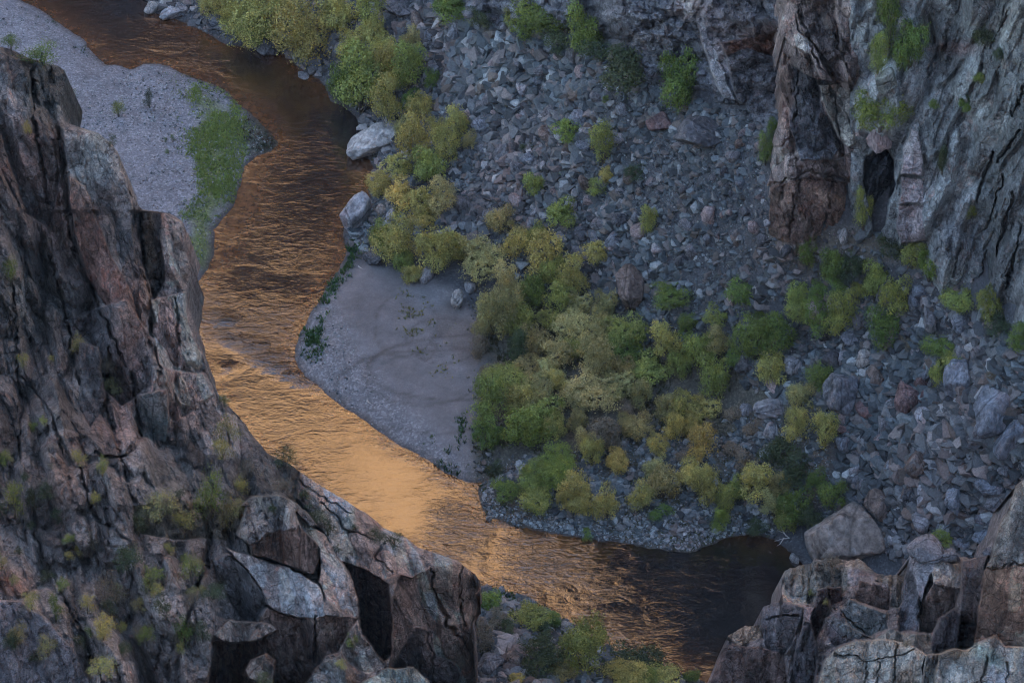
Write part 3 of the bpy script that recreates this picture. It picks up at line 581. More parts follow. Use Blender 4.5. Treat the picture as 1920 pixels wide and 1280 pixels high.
cliff_from_base('rock_buttress', 1430, 1660, -170, [(1400,440),(1440,445),(1500,456),(1560,440),(1605,430),(1700,430)], [(1430,.78),(1660,.8)],
 leftx=[(-170,1470),(0,1464),(60,1470),(150,1465),(210,1463),(300,1450),(380,1441),(480,1433)], rightx=[(-170,1655),(0,1652),(60,1640),(150,1622),(220,1616),(300,1622),(380,1618),(480,1598)],
 facets=[([(1535,161),(1569,158),(1602,181),(1612,230),(1616,269),(1590,275),(1572,258),(1548,205)], (.3,-.7,.62), 2.5, (.46,.44,.38), .6),
  ([(1478,0),(1492,14),(1496,58),(1528,87),(1545,125),(1560,150),(1540,150),(1520,106),(1488,86),(1463,62),(1462,40),(1474,10)], (-.3,-.7,.62), 2, (.55,.45,.41), .6),
  ([(1492,0),(1560,0),(1600,40),(1612,100),(1600,160),(1570,150),(1535,90),(1498,55)], (.1,-.85,.5), 1, (.30,.25,.23), 1),
  ([(1480,120),(1530,150),(1545,210),(1575,270),(1560,300),(1500,300),(1480,230)], (-.1,-.93,.3), 0, (.17,.175,.19), .8),
  ([(1570,300),(1616,275),(1618,330),(1600,345),(1575,330)], (.3,-.8,.5), 2, (.22,.17,.15), .5),
  ([(1445,350),(1520,330),(1600,345),(1612,420),(1560,445),(1490,460),(1438,440)], (-.1,-.97,.1), 0, (.22,.15,.12), .7, .3)],
 paint=[(1475,180,12,70,0,(.25,.15,.11),.6),(1560,370,50,10,20,(.36,.24,.17),.6),(1480,390,40,8,40,(.33,.25,.2),.6),(1590,130,30,60,0,(.26,.19,.165),.5),(1530,330,40,20,0,(.19,.12,.1),.5)],
 base=(.36,.30,.275), oct_=[(9, 20, 4.0, 1.2, .5), (4, 7, 2.8, 1.2, .6), (1.6, 2.4, 1.4, 1.1, .6), (.7, .9, .5, 1, .6)], rib=-.28, seed=23, cracks=[(2.5, 2, [(1500,20),(1530,110),(1560,170),(1580,280)]), (2.5, 2, [(1440,350),(1520,322),(1610,340)]), (2.2, 1.5, [(1560,60),(1600,150)]), (2.2, 1.5, [(1480,250),(1500,330),(1480,440)]), (2.2, 1.5, [(1560,330),(1545,440)]), (2, 1.4, [(1500,130),(1490,230)])])
cliff_from_base('right_canyon_wall', 1596, 2016, -170, [(1596,415),(1640,452),(1700,458),(1740,470),(1780,530),(1840,592),(1920,618),(2016,650)], [(1596,.8),(1700,.62),(1780,.45),(2016,.5)],
 facets=[([(1622,296),(1640,284),(1663,270),(1674,300),(1680,345),(1668,372),(1660,420),(1642,436),(1630,395),(1618,340)], (.35,-.93,-.1), -6, (.03,.032,.038), 1.4),  # cleft: recess shade painted in as a near-black colour
  ([(1706,240),(1722,245),(1730,300),(1730,330),(1690,328),(1695,270)], (-.1,-.9,.4), 5.5, (.33,.285,.28), .35),
  ([(1690,333),(1731,336),(1730,380),(1686,382)], (-.1,-.9,.4), 5, (.31,.275,.275), .35),
  ([(1686,385),(1728,384),(1735,452),(1690,456),(1680,430)], (-.2,-.9,.3), 4, (.27,.24,.245), .4)],
 paint=[(1820,120,110,120,0,(.20,.215,.20),.6),(1860,300,60,130,15,(.20,.21,.195),.5),(1790,90,40,12,0,(.26,.16,.14),.5),(1730,150,40,60,0,(.19,.205,.215),.5),(1900,40,40,40,0,(.30,.31,.28),.6),(1800,440,40,50,0,(.13,.135,.15),.5)],
 base=(.25,.265,.265), oct_=[(11, 24, 5.0, 1.2, .5), (4.4, 9, 3.0, 1.2, .6), (1.6, 5.5, 1.1, 1.1, .6), (.7, 1.0, .4, 1., .6)], warp=1.4, rib=.36, seed=31, cracks=[(3.5, 3.5, [(1864,285),(1831,376)]), (3, 3, [(1908,248),(1871,302)]), (2.5, 2.5, [(1920,165),(1898,215)]), (2.5, 2.5, [(1882,330),(1850,430)]), (2.5, 2.5, [(1902,360),(1868,480)]), (2.5, 2.5, [(1916,420),(1888,540)]),
 (2.2, 2, [(1850,470),(1835,540)]), (2.2, 2, [(1800,460),(1788,520)]), (2.5, 2, [(1740,30),(1760,90),(1740,140)]), (2.5, 2, [(1775,60),(1768,100)]), (2.2, 2, [(1840,120),(1810,200)]), (2.2, 1.6, [(1890,20),(1860,90)]), (2.2, 1.6, [(1780,250),(1760,330)])])

HAZE = 0.00002

# ------------------------------------------------------------------ rocks
rng = np.random.default_rng(11)
def rock_proto(sub, seed, flat=.8, nplanes=16, rough=.05):
    bm = bmesh.new(); bmesh.ops.create_icosphere(bm, subdivisions=sub, radius=1.0)
    D = np.array([v.co[:] for v in bm.verts]); D /= np.linalg.norm(D, axis=1)[:, None]; F = np.array([[v.index for v in f.verts] for f in bm.faces]); bm.free()
    r = np.random.default_rng(seed); N = r.normal(size=(nplanes, 3)); N /= np.linalg.norm(N, axis=1)[:, None]; h = r.uniform(.55, .95, nplanes)
    dn = D @ N.T; t = np.where(dn > .05, h[None] / np.maximum(dn, .05), 9.0); rad = np.minimum(t.min(1), 1.15)
    if sub >= 3:
        rad = rad * (1 + rough * fbm(D[:, 0] * 2.3 + D[:, 2] * 1.9, D[:, 1] * 2.3 - D[:, 2] * 1.1, 5, seed) * 1.6)
        bq, _ = blocky(D[:, 0] * 1.5 + D[:, 2], D[:, 1] * 1.5 - D[:, 2] * .6, .8, seed, .5); rad = rad + bq * rough * .7
    P = D * rad[:, None] * np.array([1, r.uniform(.65, 1.0), flat * r.uniform(.8, 1.1)]); w_ = P[:, 0].max() - P[:, 0].min(); P = P / w_
    P[:, 2] -= P[:, 2].min() + .0; return P, F
PROT = {}
def proto_mesh(kind, k):
    if (kind, k) not in PROT:
        P, F = rock_proto(5 if kind == 'big' else 3, 100 + k + (50 if kind == 'big' else 0), .75, 13 + k % 6, .07 if kind == 'big' else .05)
        me = mesh_from('boulder', P, F, M_BOULD, True, link=False); PROT[(kind, k)] = (me.data, P[:, 2].max()); bpy.data.objects.remove(me)
    return PROT[(kind, k)]
CG = {'blue-grey': (.20, .215, .245), 'grey': (.20, .195, .205), 'pinkish': (.36, .285, .275), 'pale grey': (.36, .355, .37), 'dark grey': (.12, .12, .13), 'brownish': (.20, .155, .135),
      'tan': (.27, .225, .195), 'pale': (.42, .40, .38), 'reddish': (.20, .13, .125), 'lichened': (.30, .32, .28)}
LM = [('pale veined boulder at the river bend',705,254),('large boulder on the river edge',660,415),('dark boulder above the sand bar',697,487),('lone pale boulder on the sand bar',857,565),
 ('tall slab in the scree',1180,550),('big blue-grey boulder at right',1585,728),('pale layered boulder near the thicket',1447,764),('giant tan boulder by the pool',1580,1005),
 ('wedged boulder over the dark cleft',1645,262),('foot of the tall buttress',1500,445),('foot of the upper cliff',1300,170),('tip of the sand bar',890,900),('dark pool',1450,1030),
 ('shingle point at the lower bend',930,960),('white stone below the buttress',1582,445),('slabs at the right edge',1860,780),('dark brush under the cliff',1191,124),('river at the upper left',300,30),
 ('grey boulder high on the scree',941,288),('reddish boulder on the scree',1242,230),('rock block standing in the pool',1492,1049),('bright green gully bush',1650,208),
 ('foot of the right canyon wall',1840,600),('shingle beach',1200,1005),('square crag at lower middle',800,1130),('tilted pink slab on the left wall',560,1090),
 ('green patch on the upper gravel bar',410,290),('near bank at the bottom',1100,1225),('thicket beside the sand bar',1060,640),('olive bushes below the thicket',1150,820),('crags at lower right',1700,1100),('notch in the left wall',262,400)]
labels_todo = []     # (object, head text, x, y)
ordw = ['nearest', 'second nearest', 'third nearest', 'fourth nearest', 'fifth nearest', 'sixth nearest', 'seventh nearest', 'eighth nearest', 'ninth nearest', 'tenth nearest'] + [w + ' nearest' for w in 'eleventh twelfth thirteenth fourteenth fifteenth sixteenth seventeenth eighteenth nineteenth twentieth'.split()] + ['farthest'] * 40
def finish_labels():
    buck = {}
    for o, head, x, y in labels_todo:
        k = min(range(len(LM)), key=lambda i: (LM[i][1] - x) ** 2 + (LM[i][2] - y) ** 2); dx = x - LM[k][1]; dy = y - LM[k][2]
        dr = ('right of' if dx > 0 else 'left of') if abs(dx) > abs(dy) else ('below' if dy > 0 else 'above')
        buck.setdefault((head, dr, k), []).append((math.hypot(dx, dy), o))
    for (head, dr, k), L in buck.items():
        L.sort(key=lambda q: q[0])
        for i, (d, o) in enumerate(L):
            o['label'] = f"{head} {dr} the {LM[k][0]}" if len(L) == 1 else f"{head}, {ordw[i]} {dr} the {LM[k][0]}"
def place(px, py):
    h = hit(px, py)[0]; d = project(h)[2]; c = cliff_depth(px, py)
    if c < d: return C0 + rays(px, py) * c, c, True
    return h, d, False
def add_boulder(px, py, w, h, cname, kind, k, label=None, head=None, lift=0.0, group='boulders on the talus and banks', rz=None):
    G, d, oncl = place(px, py + h * .18); s = w / ppm(d); me, zt = proto_mesh(kind, k)
    D = .85 * s; Hh = np.clip((h / ppm(d) - D * SN * .62) / (CS * .8), .35 * s, 1.05 * s)
    o = bpy.data.objects.new('boulder', me); COL.objects.link(o)
    o.scale = (s, s * 1.0, Hh / zt * 1.25); o.location = (G[0], G[1], G[2] - Hh * .28 + lift)
    o.rotation_euler = (rng.uniform(-.15, .15), rng.uniform(-.15, .15), rng.uniform(0, 6.28) if rz is None else rz)
    v = rng.uniform(.88, 1.12); o.color = (*[c * v for c in CG[cname]], 1); tag(o, label, 'boulder', group)
    if label is None: labels_todo.append((o, head or f'{cname} boulder', px, py))
    return o
BB = [(703,262,124,66,'pale','big',2,'huge pale boulder with white veins standing in the river bend under the willows'),
 (662,412,70,68,'pale grey','big',3,'large grey and pinkish boulder at the river edge above the sand bar'),
 (697,488,50,34,'dark grey','big',2,'dark blue-grey boulder at the upper tip of the sand bar'),
 (857,565,36,38,'pale','big',3,'lone pale boulder on the right edge of the sand bar'),
 (882,542,26,20,'pale grey','rock',3,'small pale boulder half under the trees beside the lone sand bar boulder'),
 (797,522,30,28,'pale grey','rock',4,'pale boulder under the bushes at the top of the sand bar'),
 (1182,552,78,84,'brownish','big',3,'tall upright slab with a brown face standing in the lower scree'),
 (941,290,40,46,'grey','big',1,'smooth grey boulder high in the middle of the scree'),
 (1325,255,108,70,'dark grey','big',3,'long dark boulder with a pale front left of the buttress'),
 (1242,231,64,40,'reddish','big',0,'flat reddish-brown boulder on the upper scree'),
 (1585,730,78,92,'blue-grey','big',1,'big angular blue-grey boulder right of the yellow-green bush'),
 (1640,722,46,44,'brownish','rock',5,'brown-grey boulder leaning on the big blue-grey boulder'),
 (1700,750,50,58,'reddish','rock',6,'dark reddish tilted slab right of the big blue-grey boulder'),
 (1798,724,72,78,'blue-grey','big',0,'rounded blue-grey boulder under the spreading green bush at right'),
 (1447,765,74,46,'pale grey','big',2,'pale layered boulder below the green thicket'),
 (1448,808,36,36,'pale grey','rock',8,'upright pale boulder just below the layered boulder'),
 (1622,672,34,50,'pale','rock',9,'upright cream coloured boulder with yellow lichen above the big blue-grey boulder'),
 (1717,570,30,36,'blue-grey','rock',10,'pale blue boulder right of the round green bush'),
 (1746,604,50,46,'grey','rock',11,'cracked grey boulder with a pink edge below the right wall'),
 (1582,446,30,26,'pale','rock',7,'white-rimmed stone at the foot of the tall buttress'),
 (1580,1014,160,122,'tan','big',0,'giant tan boulder beside the dark pool'),
 (1650,955,78,62,'brownish','big',0,'brown wedge boulder behind the giant tan boulder'),
 (1793,941,66,58,'blue-grey','big',2,'pale blue angular boulder near the top of the right crags'),
 (1725,878,60,64,'brownish','rock',2,'brown pyramid boulder above the blocks at lower right'),
 (1730,974,64,42,'grey','rock',3,'grey block resting below the narrow upright boulder'),
 (1730,930,36,46,'pale grey','rock',1,'narrow upright pale boulder between larger blocks'),
 (1698,932,42,50,'dark grey','rock',0,'dark boulder wedged beside the narrow upright boulder'),
 (1852,903,56,38,'blue-grey','rock',6,'long blue-grey slab at the right above the tan pillar'),
 (1856,762,100,84,'blue-grey','big',1,'broad pale blue bedrock slab at the right edge'),
 (1893,828,84,96,'blue-grey','big',2,'folded blue-grey slab on the right edge of the picture'),
 (1838,815,56,60,'grey','rock',9,'grey slab below the broad bedrock slab at right'),
 (1492,1050,24,18,'pale','rock',5,'small pale block standing alone in the dark pool'),
 (1657,148,46,84,'lichened','big',3,'pale lichened slab leaning in the gully right of the buttress'),
 (1645,264,50,54,'pinkish','big',1,'pinkish boulder wedged above the dark cleft'),
 (1694,44,24,36,'pale','rock',2,'small pale block high in the gully beside the buttress'),
 (920,1247,56,42,'grey','big',0,'smooth grey boulder on the near bank beside the square crag'),
 (963,1242,38,32,'tan','rock',3,'tan boulder behind the smooth grey one on the near bank'),
 (1062,1174,32,16,'pale','rock',4,'flat pale rock at the water edge of the near bank'),
 (325,22,60,34,'pale grey','big',2,'pale rock ledge at the upper left river bank'),
 (288,14,30,22,'pale','rock',1,'white-tipped rock at the waters edge near the upper left'),
 (506,84,50,34,'dark grey','big',1,'dark grey boulder under the yellow willow by the upper river'),
 (588,112,50,30,'dark grey','big',0,'dark boulder at the water below the big yellow willow'),
 (566,144,22,12,'pale grey','rock',6,'small flat rock in the water below the dark boulders'),
 (715,392,34,12,'pale','rock',5,'thin pale slab at the bank above the big yellow willow'),
 (733,406,26,24,'pale grey','rock',8,'pale stone right of the pink river edge boulder'),
 (750,18,70,44,'grey','big',3,'long grey ledge near the top left of the scree'),
 (783,40,40,30,'brownish','rock',7,'brown block at the lower end of the long grey ledge')]
for b in BB: add_boulder(*b)
for x, y, w_, h_, c in ((868,388,36,44,'grey'),(904,235,42,32,'blue-grey'),(912,205,38,26,'grey'),(855,62,32,30,'blue-grey'),(887,86,30,32,'grey'),(908,90,32,16,'pale grey'),(930,122,34,24,'pinkish'),(975,120,34,26,'grey'),(985,212,26,16,'pale grey'),
 (1673,768,32,36,'pale grey'),(1627,764,42,30,'reddish'),(1732,720,28,28,'reddish'),(1732,744,26,36,'reddish'),(1400,768,28,20,'pale grey'),(1580,672,30,24,'pale grey'),(1726,545,40,20,'blue-grey'),(1615,905,34,30,'grey'),(1608,882,38,28,'pale grey'),(1670,878,38,36,'blue-grey'),
 (1850,1002,60,34,'blue-grey'),(1806,1020,44,28,'blue-grey'),(1733,1028,60,40,'grey'),(917,971,14,11,'pale'),(940,1106,14,12,'pale grey'),(1000,1128,14,10,'pale'),(1207,1222,13,12,'pale'),(545,70,34,22,'blue-grey'),(640,92,34,28,'blue-grey'),(622,60,30,22,'grey'),(470,50,26,18,'grey'),(405,40,36,24,'blue-grey'),
 (1578,800,40,24,'reddish'),(1652,820,36,26,'pinkish'),(1690,838,22,20,'pale grey'),(1125,420,44,30,'grey'),(1148,462,26,20,'pinkish'),(1330,405,34,30,'pinkish'),(1290,420,36,22,'grey'),(1012,470,40,22,'grey'),(1052,100,30,18,'pinkish'),(960,300,30,20,'grey'),(1480,700,26,22,'grey')):
    add_boulder(x, y, w_, h_, c, 'rock', int(rng.integers(0, 12)))
TA = [(800,20),(1030,40),(1150,100),(1280,180),(1436,240),(1440,450),(1500,470),(1480,560),(1350,600),(1230,600),(1200,600),(1150,560),(1070,470),(940,430),(860,410),(850,320),(890,260),(800,150)]
TB = [(1480,610),(1600,540),(1700,540),(1790,590),(1920,640),(1990,700),(1990,940),(1920,1000),(1860,1040),(1700,1050),(1560,950),(1580,850),(1560,770),(1400,720),(1390,670)]
def rand_in(poly):
    xs = [q[0] for q in poly]; ys_ = [q[1] for q in poly]
    while True:
        x = rng.uniform(min(xs), max(xs)); y = rng.uniform(min(ys_), max(ys_))
        if inpoly(np.array(x), np.array(y), poly): return x, y
used = [(b[0], b[1], b[2]) for b in BB]
ncol = ['grey', 'blue-grey', 'pinkish', 'dark grey', 'pale grey', 'brownish']
cnt = 0; tries = 0
while cnt < 205 and tries < 6000:
    tries += 1; fb = rng.random() < .45; x, y = rand_in(TB if fb else TA)
    if x > 1915 or y < 6: continue
    w_ = rng.uniform(.55, 1) ** 2 * (46 if fb else 34) + 5
    if x > 1200 and y > 300 and not fb: w_ *= .75
    if any((x - a) ** 2 + ((y - b) * 1.2) ** 2 < (.45 * (w_ + c)) ** 2 for a, b, c in used): continue
    used.append((x, y, w_)); cnt += 1
    add_boulder(x, y, w_, w_ * rng.uniform(.6, .95), ncol[rng.choice(6, p=[.3, .24, .16, .12, .1, .08])], 'rock', int(rng.integers(0, 12)))

# loose stones: thousands, one object per kind of ground
def hull_proto(seed):
    r = np.random.default_rng(seed); bm = bmesh.new(); P = r.normal(size=(11, 3)); P /= np.linalg.norm(P, axis=1)[:, None]; P *= np.array([1, r.uniform(.6, .95), r.uniform(.4, .8)]) * .5
    for p in P: bm.verts.new(p)
    q = bmesh.ops.convex_hull(bm, input=bm.verts); bmesh.ops.delete(bm, geom=[v for v in bm.verts if not v.link_faces], context='VERTS'); bmesh.ops.triangulate(bm, faces=bm.faces)
    bm.verts.index_update(); V = np.array([v.co[:] for v in bm.verts]); F = np.array([[v.index for v in f.verts] for f in bm.faces]); bm.free(); return V, F
HP = [hull_proto(500 + k) for k in range(12)]
def rotm(n):
    a, b, c = rng.uniform(0, 6.28, n), rng.normal(0, .35, n), rng.normal(0, .35, n)
    ca, sa, cb, sb, cc, sc_ = np.cos(a), np.sin(a), np.cos(b), np.sin(b), np.cos(c), np.sin(c); Z = np.zeros(n); O = np.ones(n)
    A = np.stack([ca, -sa, Z, sa, ca, Z, Z, Z, O], -1).reshape(n, 3, 3); B = np.stack([cb, Z, sb, Z, O, Z, -sb, Z, cb], -1).reshape(n, 3, 3); Cc = np.stack([O, Z, Z, Z, cc, -sc_, Z, sc_, cc], -1).reshape(n, 3, 3)
    return A @ B @ Cc
def stones(name, P, s, col):
    n = len(P); k = rng.integers(0, 12, n); VV = []; FF = []; CC = []; off = 0; Rm = rotm(n)
    for j in range(12):
        m = k == j; V, F = HP[j]; c = m.sum()
        if not c: continue
        W = np.einsum('nij,vj->nvi', Rm[m], V) * s[m][:, None, None] + P[m][:, None, :] ; VV.append(W.reshape(-1, 3))
        FF.append((F[None] + (np.arange(c) * len(V))[:, None, None] + off).reshape(-1, 3)); CC.append(np.repeat(col[m], len(V), 0)); off += c * len(V)
    o = mesh_from(name, np.concatenate(VV), np.concatenate(FF), M_SCREE, False, {'tint': np.concatenate(CC)}); return o
def sample(poly, n):
    c = np.array(poly, float); W = hit(c[:, 0], c[:, 1]); x0, y0 = W[:, :2].min(0) - 6; x1, y1 = W[:, :2].max(0) + 6
    X = rng.uniform(x0, x1, n); Y = rng.uniform(y0, y1, n); Z = zat(X, Y); D = zat(X, Y, GDIST); px, py, _ = project(np.stack([X, Y, Z], -1)); m = inpoly(px + rng.normal(0, 8, n), py + rng.normal(0, 6, n), poly)
    return np.stack([X, Y, Z], -1)[m], px[m], py[m], D[m]
PAL = np.array([(.135,.14,.15), (.105,.115,.13), (.17,.185,.205), (.20,.17,.17), (.25,.24,.25), (.07,.072,.08), (.34,.345,.365), (.16,.13,.12)])
def palcol(n, X, Y, p, boost=1):
    c = PAL[rng.choice(8, n, p=p)] * rng.uniform(.75, 1.25, n)[:, None] * boost; pk = sstep(0, .5, fbm(X * .05, Y * .05, 3, 55))[:, None]; return c * (1 - pk * .6) + c * np.array([1.28, 1.03, .98]) * pk * .6
ptal = [.25, .22, .14, .13, .06, .12, .03, .05]
def talus(poly, n, base, mult, name, pl=ptal, boost=1., smax=2.8):
    P, px, py, D = sample(poly, int(n * 1.45)); m = D > .2; P = P[m]; px = px[m]; py = py[m]; k = len(P)
    mlt = mult(px, py) * (.62 + .75 * vnoise(P[:, 0] / 5.5, P[:, 1] / 5.5, 44)); s = np.clip(base * .62 * rng.random(k) ** (-.66), 0, smax) * mlt; P = P.copy(); P[:, 2] += s * .10
    o = stones(name, P, s, palcol(k, P[:, 0], P[:, 1], pl, boost * .98) * np.array([.95, 1.02, .97])); return o
gb = lambda cx, cy, rx, ry: (lambda x, y: np.exp(-((x - cx) / rx) ** 2 - ((y - cy) / ry) ** 2))
o = talus(TA, 90000, .42, lambda x, y: 1.0 + .7 * gb(960, 150, 130, 90)(x, y) - .38 * gb(1350, 380, 150, 160)(x, y) - .25 * gb(1200, 160, 80, 60)(x, y) + .15 * vnoise(x / 40, y / 40, 3), 'talus_stones'); tag(o, kind='stuff')
o = talus(TB, 60000, .50, lambda x, y: 1.05 + .5 * gb(1750, 850, 180, 130)(x, y) - .5 * gb(1540, 640, 90, 50)(x, y), 'talus_stones'); tag(o, kind='stuff')
o = talus([(893,920),(960,950),(1100,945),(1300,960),(1440,955),(1450,1003),(1380,1003),(1300,1036),(1190,1022),(1050,1005),(960,986),(915,975)], 24000, .26, lambda x, y: 1 + 0 * x, 'shore_stones', [.1, .1, .2, .08, .2, .05, .25, .02], 1.1, .8); tag(o, kind='stuff')
o = talus([(900,860),(1000,860),(1500,760),(1560,860),(1560,960),(1440,1000),(1300,1000),(900,950)], 26000, .26, lambda x, y: .6 + .8 * (fbm(x / 30, y / 30, 3, 4) > 0), 'thicket_stones', [.2, .2, .16, .1, .1, .1, .1, .04], 1., 1.2); tag(o, kind='stuff')
o = talus([(850,400),(1060,460),(1150,570),(1480,600),(1390,700),(1250,660),(1000,560),(880,520)], 20000, .34, lambda x, y: 1 + 0 * x, 'talus_stones', ptal); tag(o, kind='stuff')
o = talus([(275,0),(380,58),(540,104),(600,146),(670,210),(700,300),(690,400),(650,460),(740,470),(860,420),(840,250),(790,120),(820,10),(700,-60),(300,-60)], 30000, .45, lambda x, y: 1 + 0 * x, 'bank_stones', [.15, .25, .2, .1, .1, .1, .08, .02]); tag(o, kind='stuff')
o = talus([(885,1095),(960,1112),(1100,1180),(1140,1224),(1350,1290),(1350,1340),(880,1340)], 14000, .40, lambda x, y: .8 + .6 * (fbm(x / 25, y / 25, 3, 6) > .1), 'bank_stones', [.25, .1, .1, .15, .15, .05, .1, .1]); tag(o, kind='stuff')
o = talus([(1440,430),(1600,430),(1760,450),(1840,600),(1700,540),(1500,600),(1480,520)], 14000, .34, lambda x, y: 1 + 0 * x, 'talus_stones', ptal); tag(o, kind='stuff')
# pebbles on both gravel bars: they stand proud enough to give the bars their grain
for poly, n, b in (([(-60,20),(60,20),(150,90),(240,135),(300,125),(400,180),(520,270),(440,330),(400,440),(360,520),(200,500),(-60,200)], 26000, .13), ([(553,655),(590,590),(630,560),(670,650),(720,740),(800,850),(690,795),(590,720)], 5000, .11)):
    o = talus(poly, n, b, lambda x, y: 1 + 0 * x, 'gravel_pebbles', [.15, .1, .2, .1, .2, .05, .18, .02], 1.1, .45); tag(o, kind='stuff')

# ------------------------------------------------------------------ trees and shrubs
def crown_proto(seed, n, nl, kind, ls=1.0, sc=1.0):
    r = np.random.default_rng(seed); L = []
    for i in range(nl):
        a = r.uniform(0, 6.28); q = r.uniform(0, 1) ** .6
        if kind == 'tall': c = np.array([math.cos(a) * q * .26, math.sin(a) * q * .26, r.uniform(.25, 1.0)]); rd = r.uniform(.13, .22)
        elif kind == 'brush': c = np.array([math.cos(a) * q * .36, math.sin(a) * q * .36, r.uniform(.1, .35)]); rd = r.uniform(.12, .2)
        else: z = r.uniform(.22, .72); c = np.array([math.cos(a) * q * .36 * (1.2 - .6 * z), math.sin(a) * q * .36 * (1.2 - .6 * z), z]); rd = r.uniform(.09, .19)
        L.append((c, rd))
    w8 = np.array([l[1] ** 2 for l in L]); w8 /= w8.sum(); k = r.choice(nl, n, p=w8); cen = np.array([l[0] for l in L])[k]; rad = np.array([l[1] for l in L])[k]
    d = r.normal(size=(n, 3)); d[:, 2] += .35; d /= np.linalg.norm(d, axis=1)[:, None]
    lump = 1 + .6 * fbm(d[:, 0] * 3 + k * 3.1, d[:, 1] * 3 + d[:, 2] * 2.4, 3, seed)
    P = cen + d * (rad * lump * (1 - r.normal(.04, .2 * sc, n)))[:, None]; P[:, 2] = np.maximum(P[:, 2], .03)
    # drop sprays hidden deep inside other lobes
    keep = np.ones(n, bool)
    for c, rd in L: keep &= ~((np.linalg.norm(P - c, axis=1) < rd * .6))
    hole = fbm(P[:, 0] * 9 + P[:, 2] * 5, P[:, 1] * 9 - P[:, 2] * 6, 3, seed + 5) + .25 * fbm(P[:, 0] * 30, P[:, 1] * 30 + P[:, 2] * 30, 2, seed + 6)
    keep &= (hole > -.16) | (r.random(n) < .12)
    P = P[keep]; d = d[keep]; n = len(P)
    nn = d + r.normal(size=(n, 3)) * .55; nn /= np.linalg.norm(nn, axis=1)[:, None]
    t = np.cross(nn, r.normal(size=(n, 3))); t /= np.linalg.norm(t, axis=1)[:, None]; b = np.cross(nn, t); s = r.uniform(.008, .018, n)[:, None] * ls
    V = np.stack([P - t * s - b * s * .55, P + t * s - b * s * .35, P + t * s * .6 + b * s, P - t * s * .8 + b * s * .7], 1).reshape(-1, 3)
    F = np.arange(4 * n).reshape(n, 4); lv = np.repeat(np.clip(.55 * r.uniform(0, 1, n) + .45 * r.uniform(0, 1, nl)[k[keep]], 0, 1), 4)
    o = mesh_from('crown', V, F, M_LEAF, False, {'leafvar': lv}, link=False); me = o.data; bpy.data.objects.remove(o)
    # trunk: tapered stems from the root to each lobe
    VV = []; FF = []; off = 0
    for i, (c, rd) in enumerate([(np.array([0, 0, cen[:, 2].mean()]), .1)] + L[:6]):
        base = np.array([r.uniform(-.03, .03), r.uniform(-.03, .03), -.06]); mid = (base + c) / 2 + r.normal(size=3) * .03; r0 = .026 if i == 0 else .014
        for q, (p, rr) in enumerate(((base, r0), (mid, r0 * .65), (c + (c - mid) * .2, r0 * .25))):
            for j in range(6): VV.append(p + rr * np.array([math.cos(j * 1.047), math.sin(j * 1.047), 0]))
        for q in range(2):
            for j in range(6): FF.append([off + q * 6 + j, off + q * 6 + (j + 1) % 6, off + (q + 1) * 6 + (j + 1) % 6, off + (q + 1) * 6 + j])
        off += 18
    o = mesh_from('trunk', np.array(VV), np.array(FF), M_BARK, True, link=False); mt = o.data; bpy.data.objects.remove(o)
    return me, mt, V
CR = {'round': [crown_proto(10 + i, 12000, 16 + 3 * i, 'round') for i in range(6)], 'tall': [crown_proto(30 + i, 9000, 12, 'tall') for i in range(3)], 'large': [crown_proto(60 + i, 17000, 24, 'round', .8) for i in range(3)], 'scrub': [crown_proto(70 + i, 3600, 12, 'round', 1.0, 2.2) for i in range(4)],
      'brush': [crown_proto(40 + i, 6000, 12, 'brush') for i in range(3)]}
CC_ = {'y': ('yellow-green', (.45, .41, .135)), 'g': ('green', (.16, .225, .06)), 'd': ('dark green', (.075, .10, .05)), 'o': ('olive', (.36, .325, .14)), 'b': ('bright green', (.23, .30, .07)),
       'k': ('golden', (.54, .43, .14)), 'm': ('mid green', (.29, .33, .095)), 'p': ('pale olive', (.46, .43, .19)), 'u': ('dull brown', (.22, .19, .14)), 'j': ('dark juniper', (.095, .12, .06))}
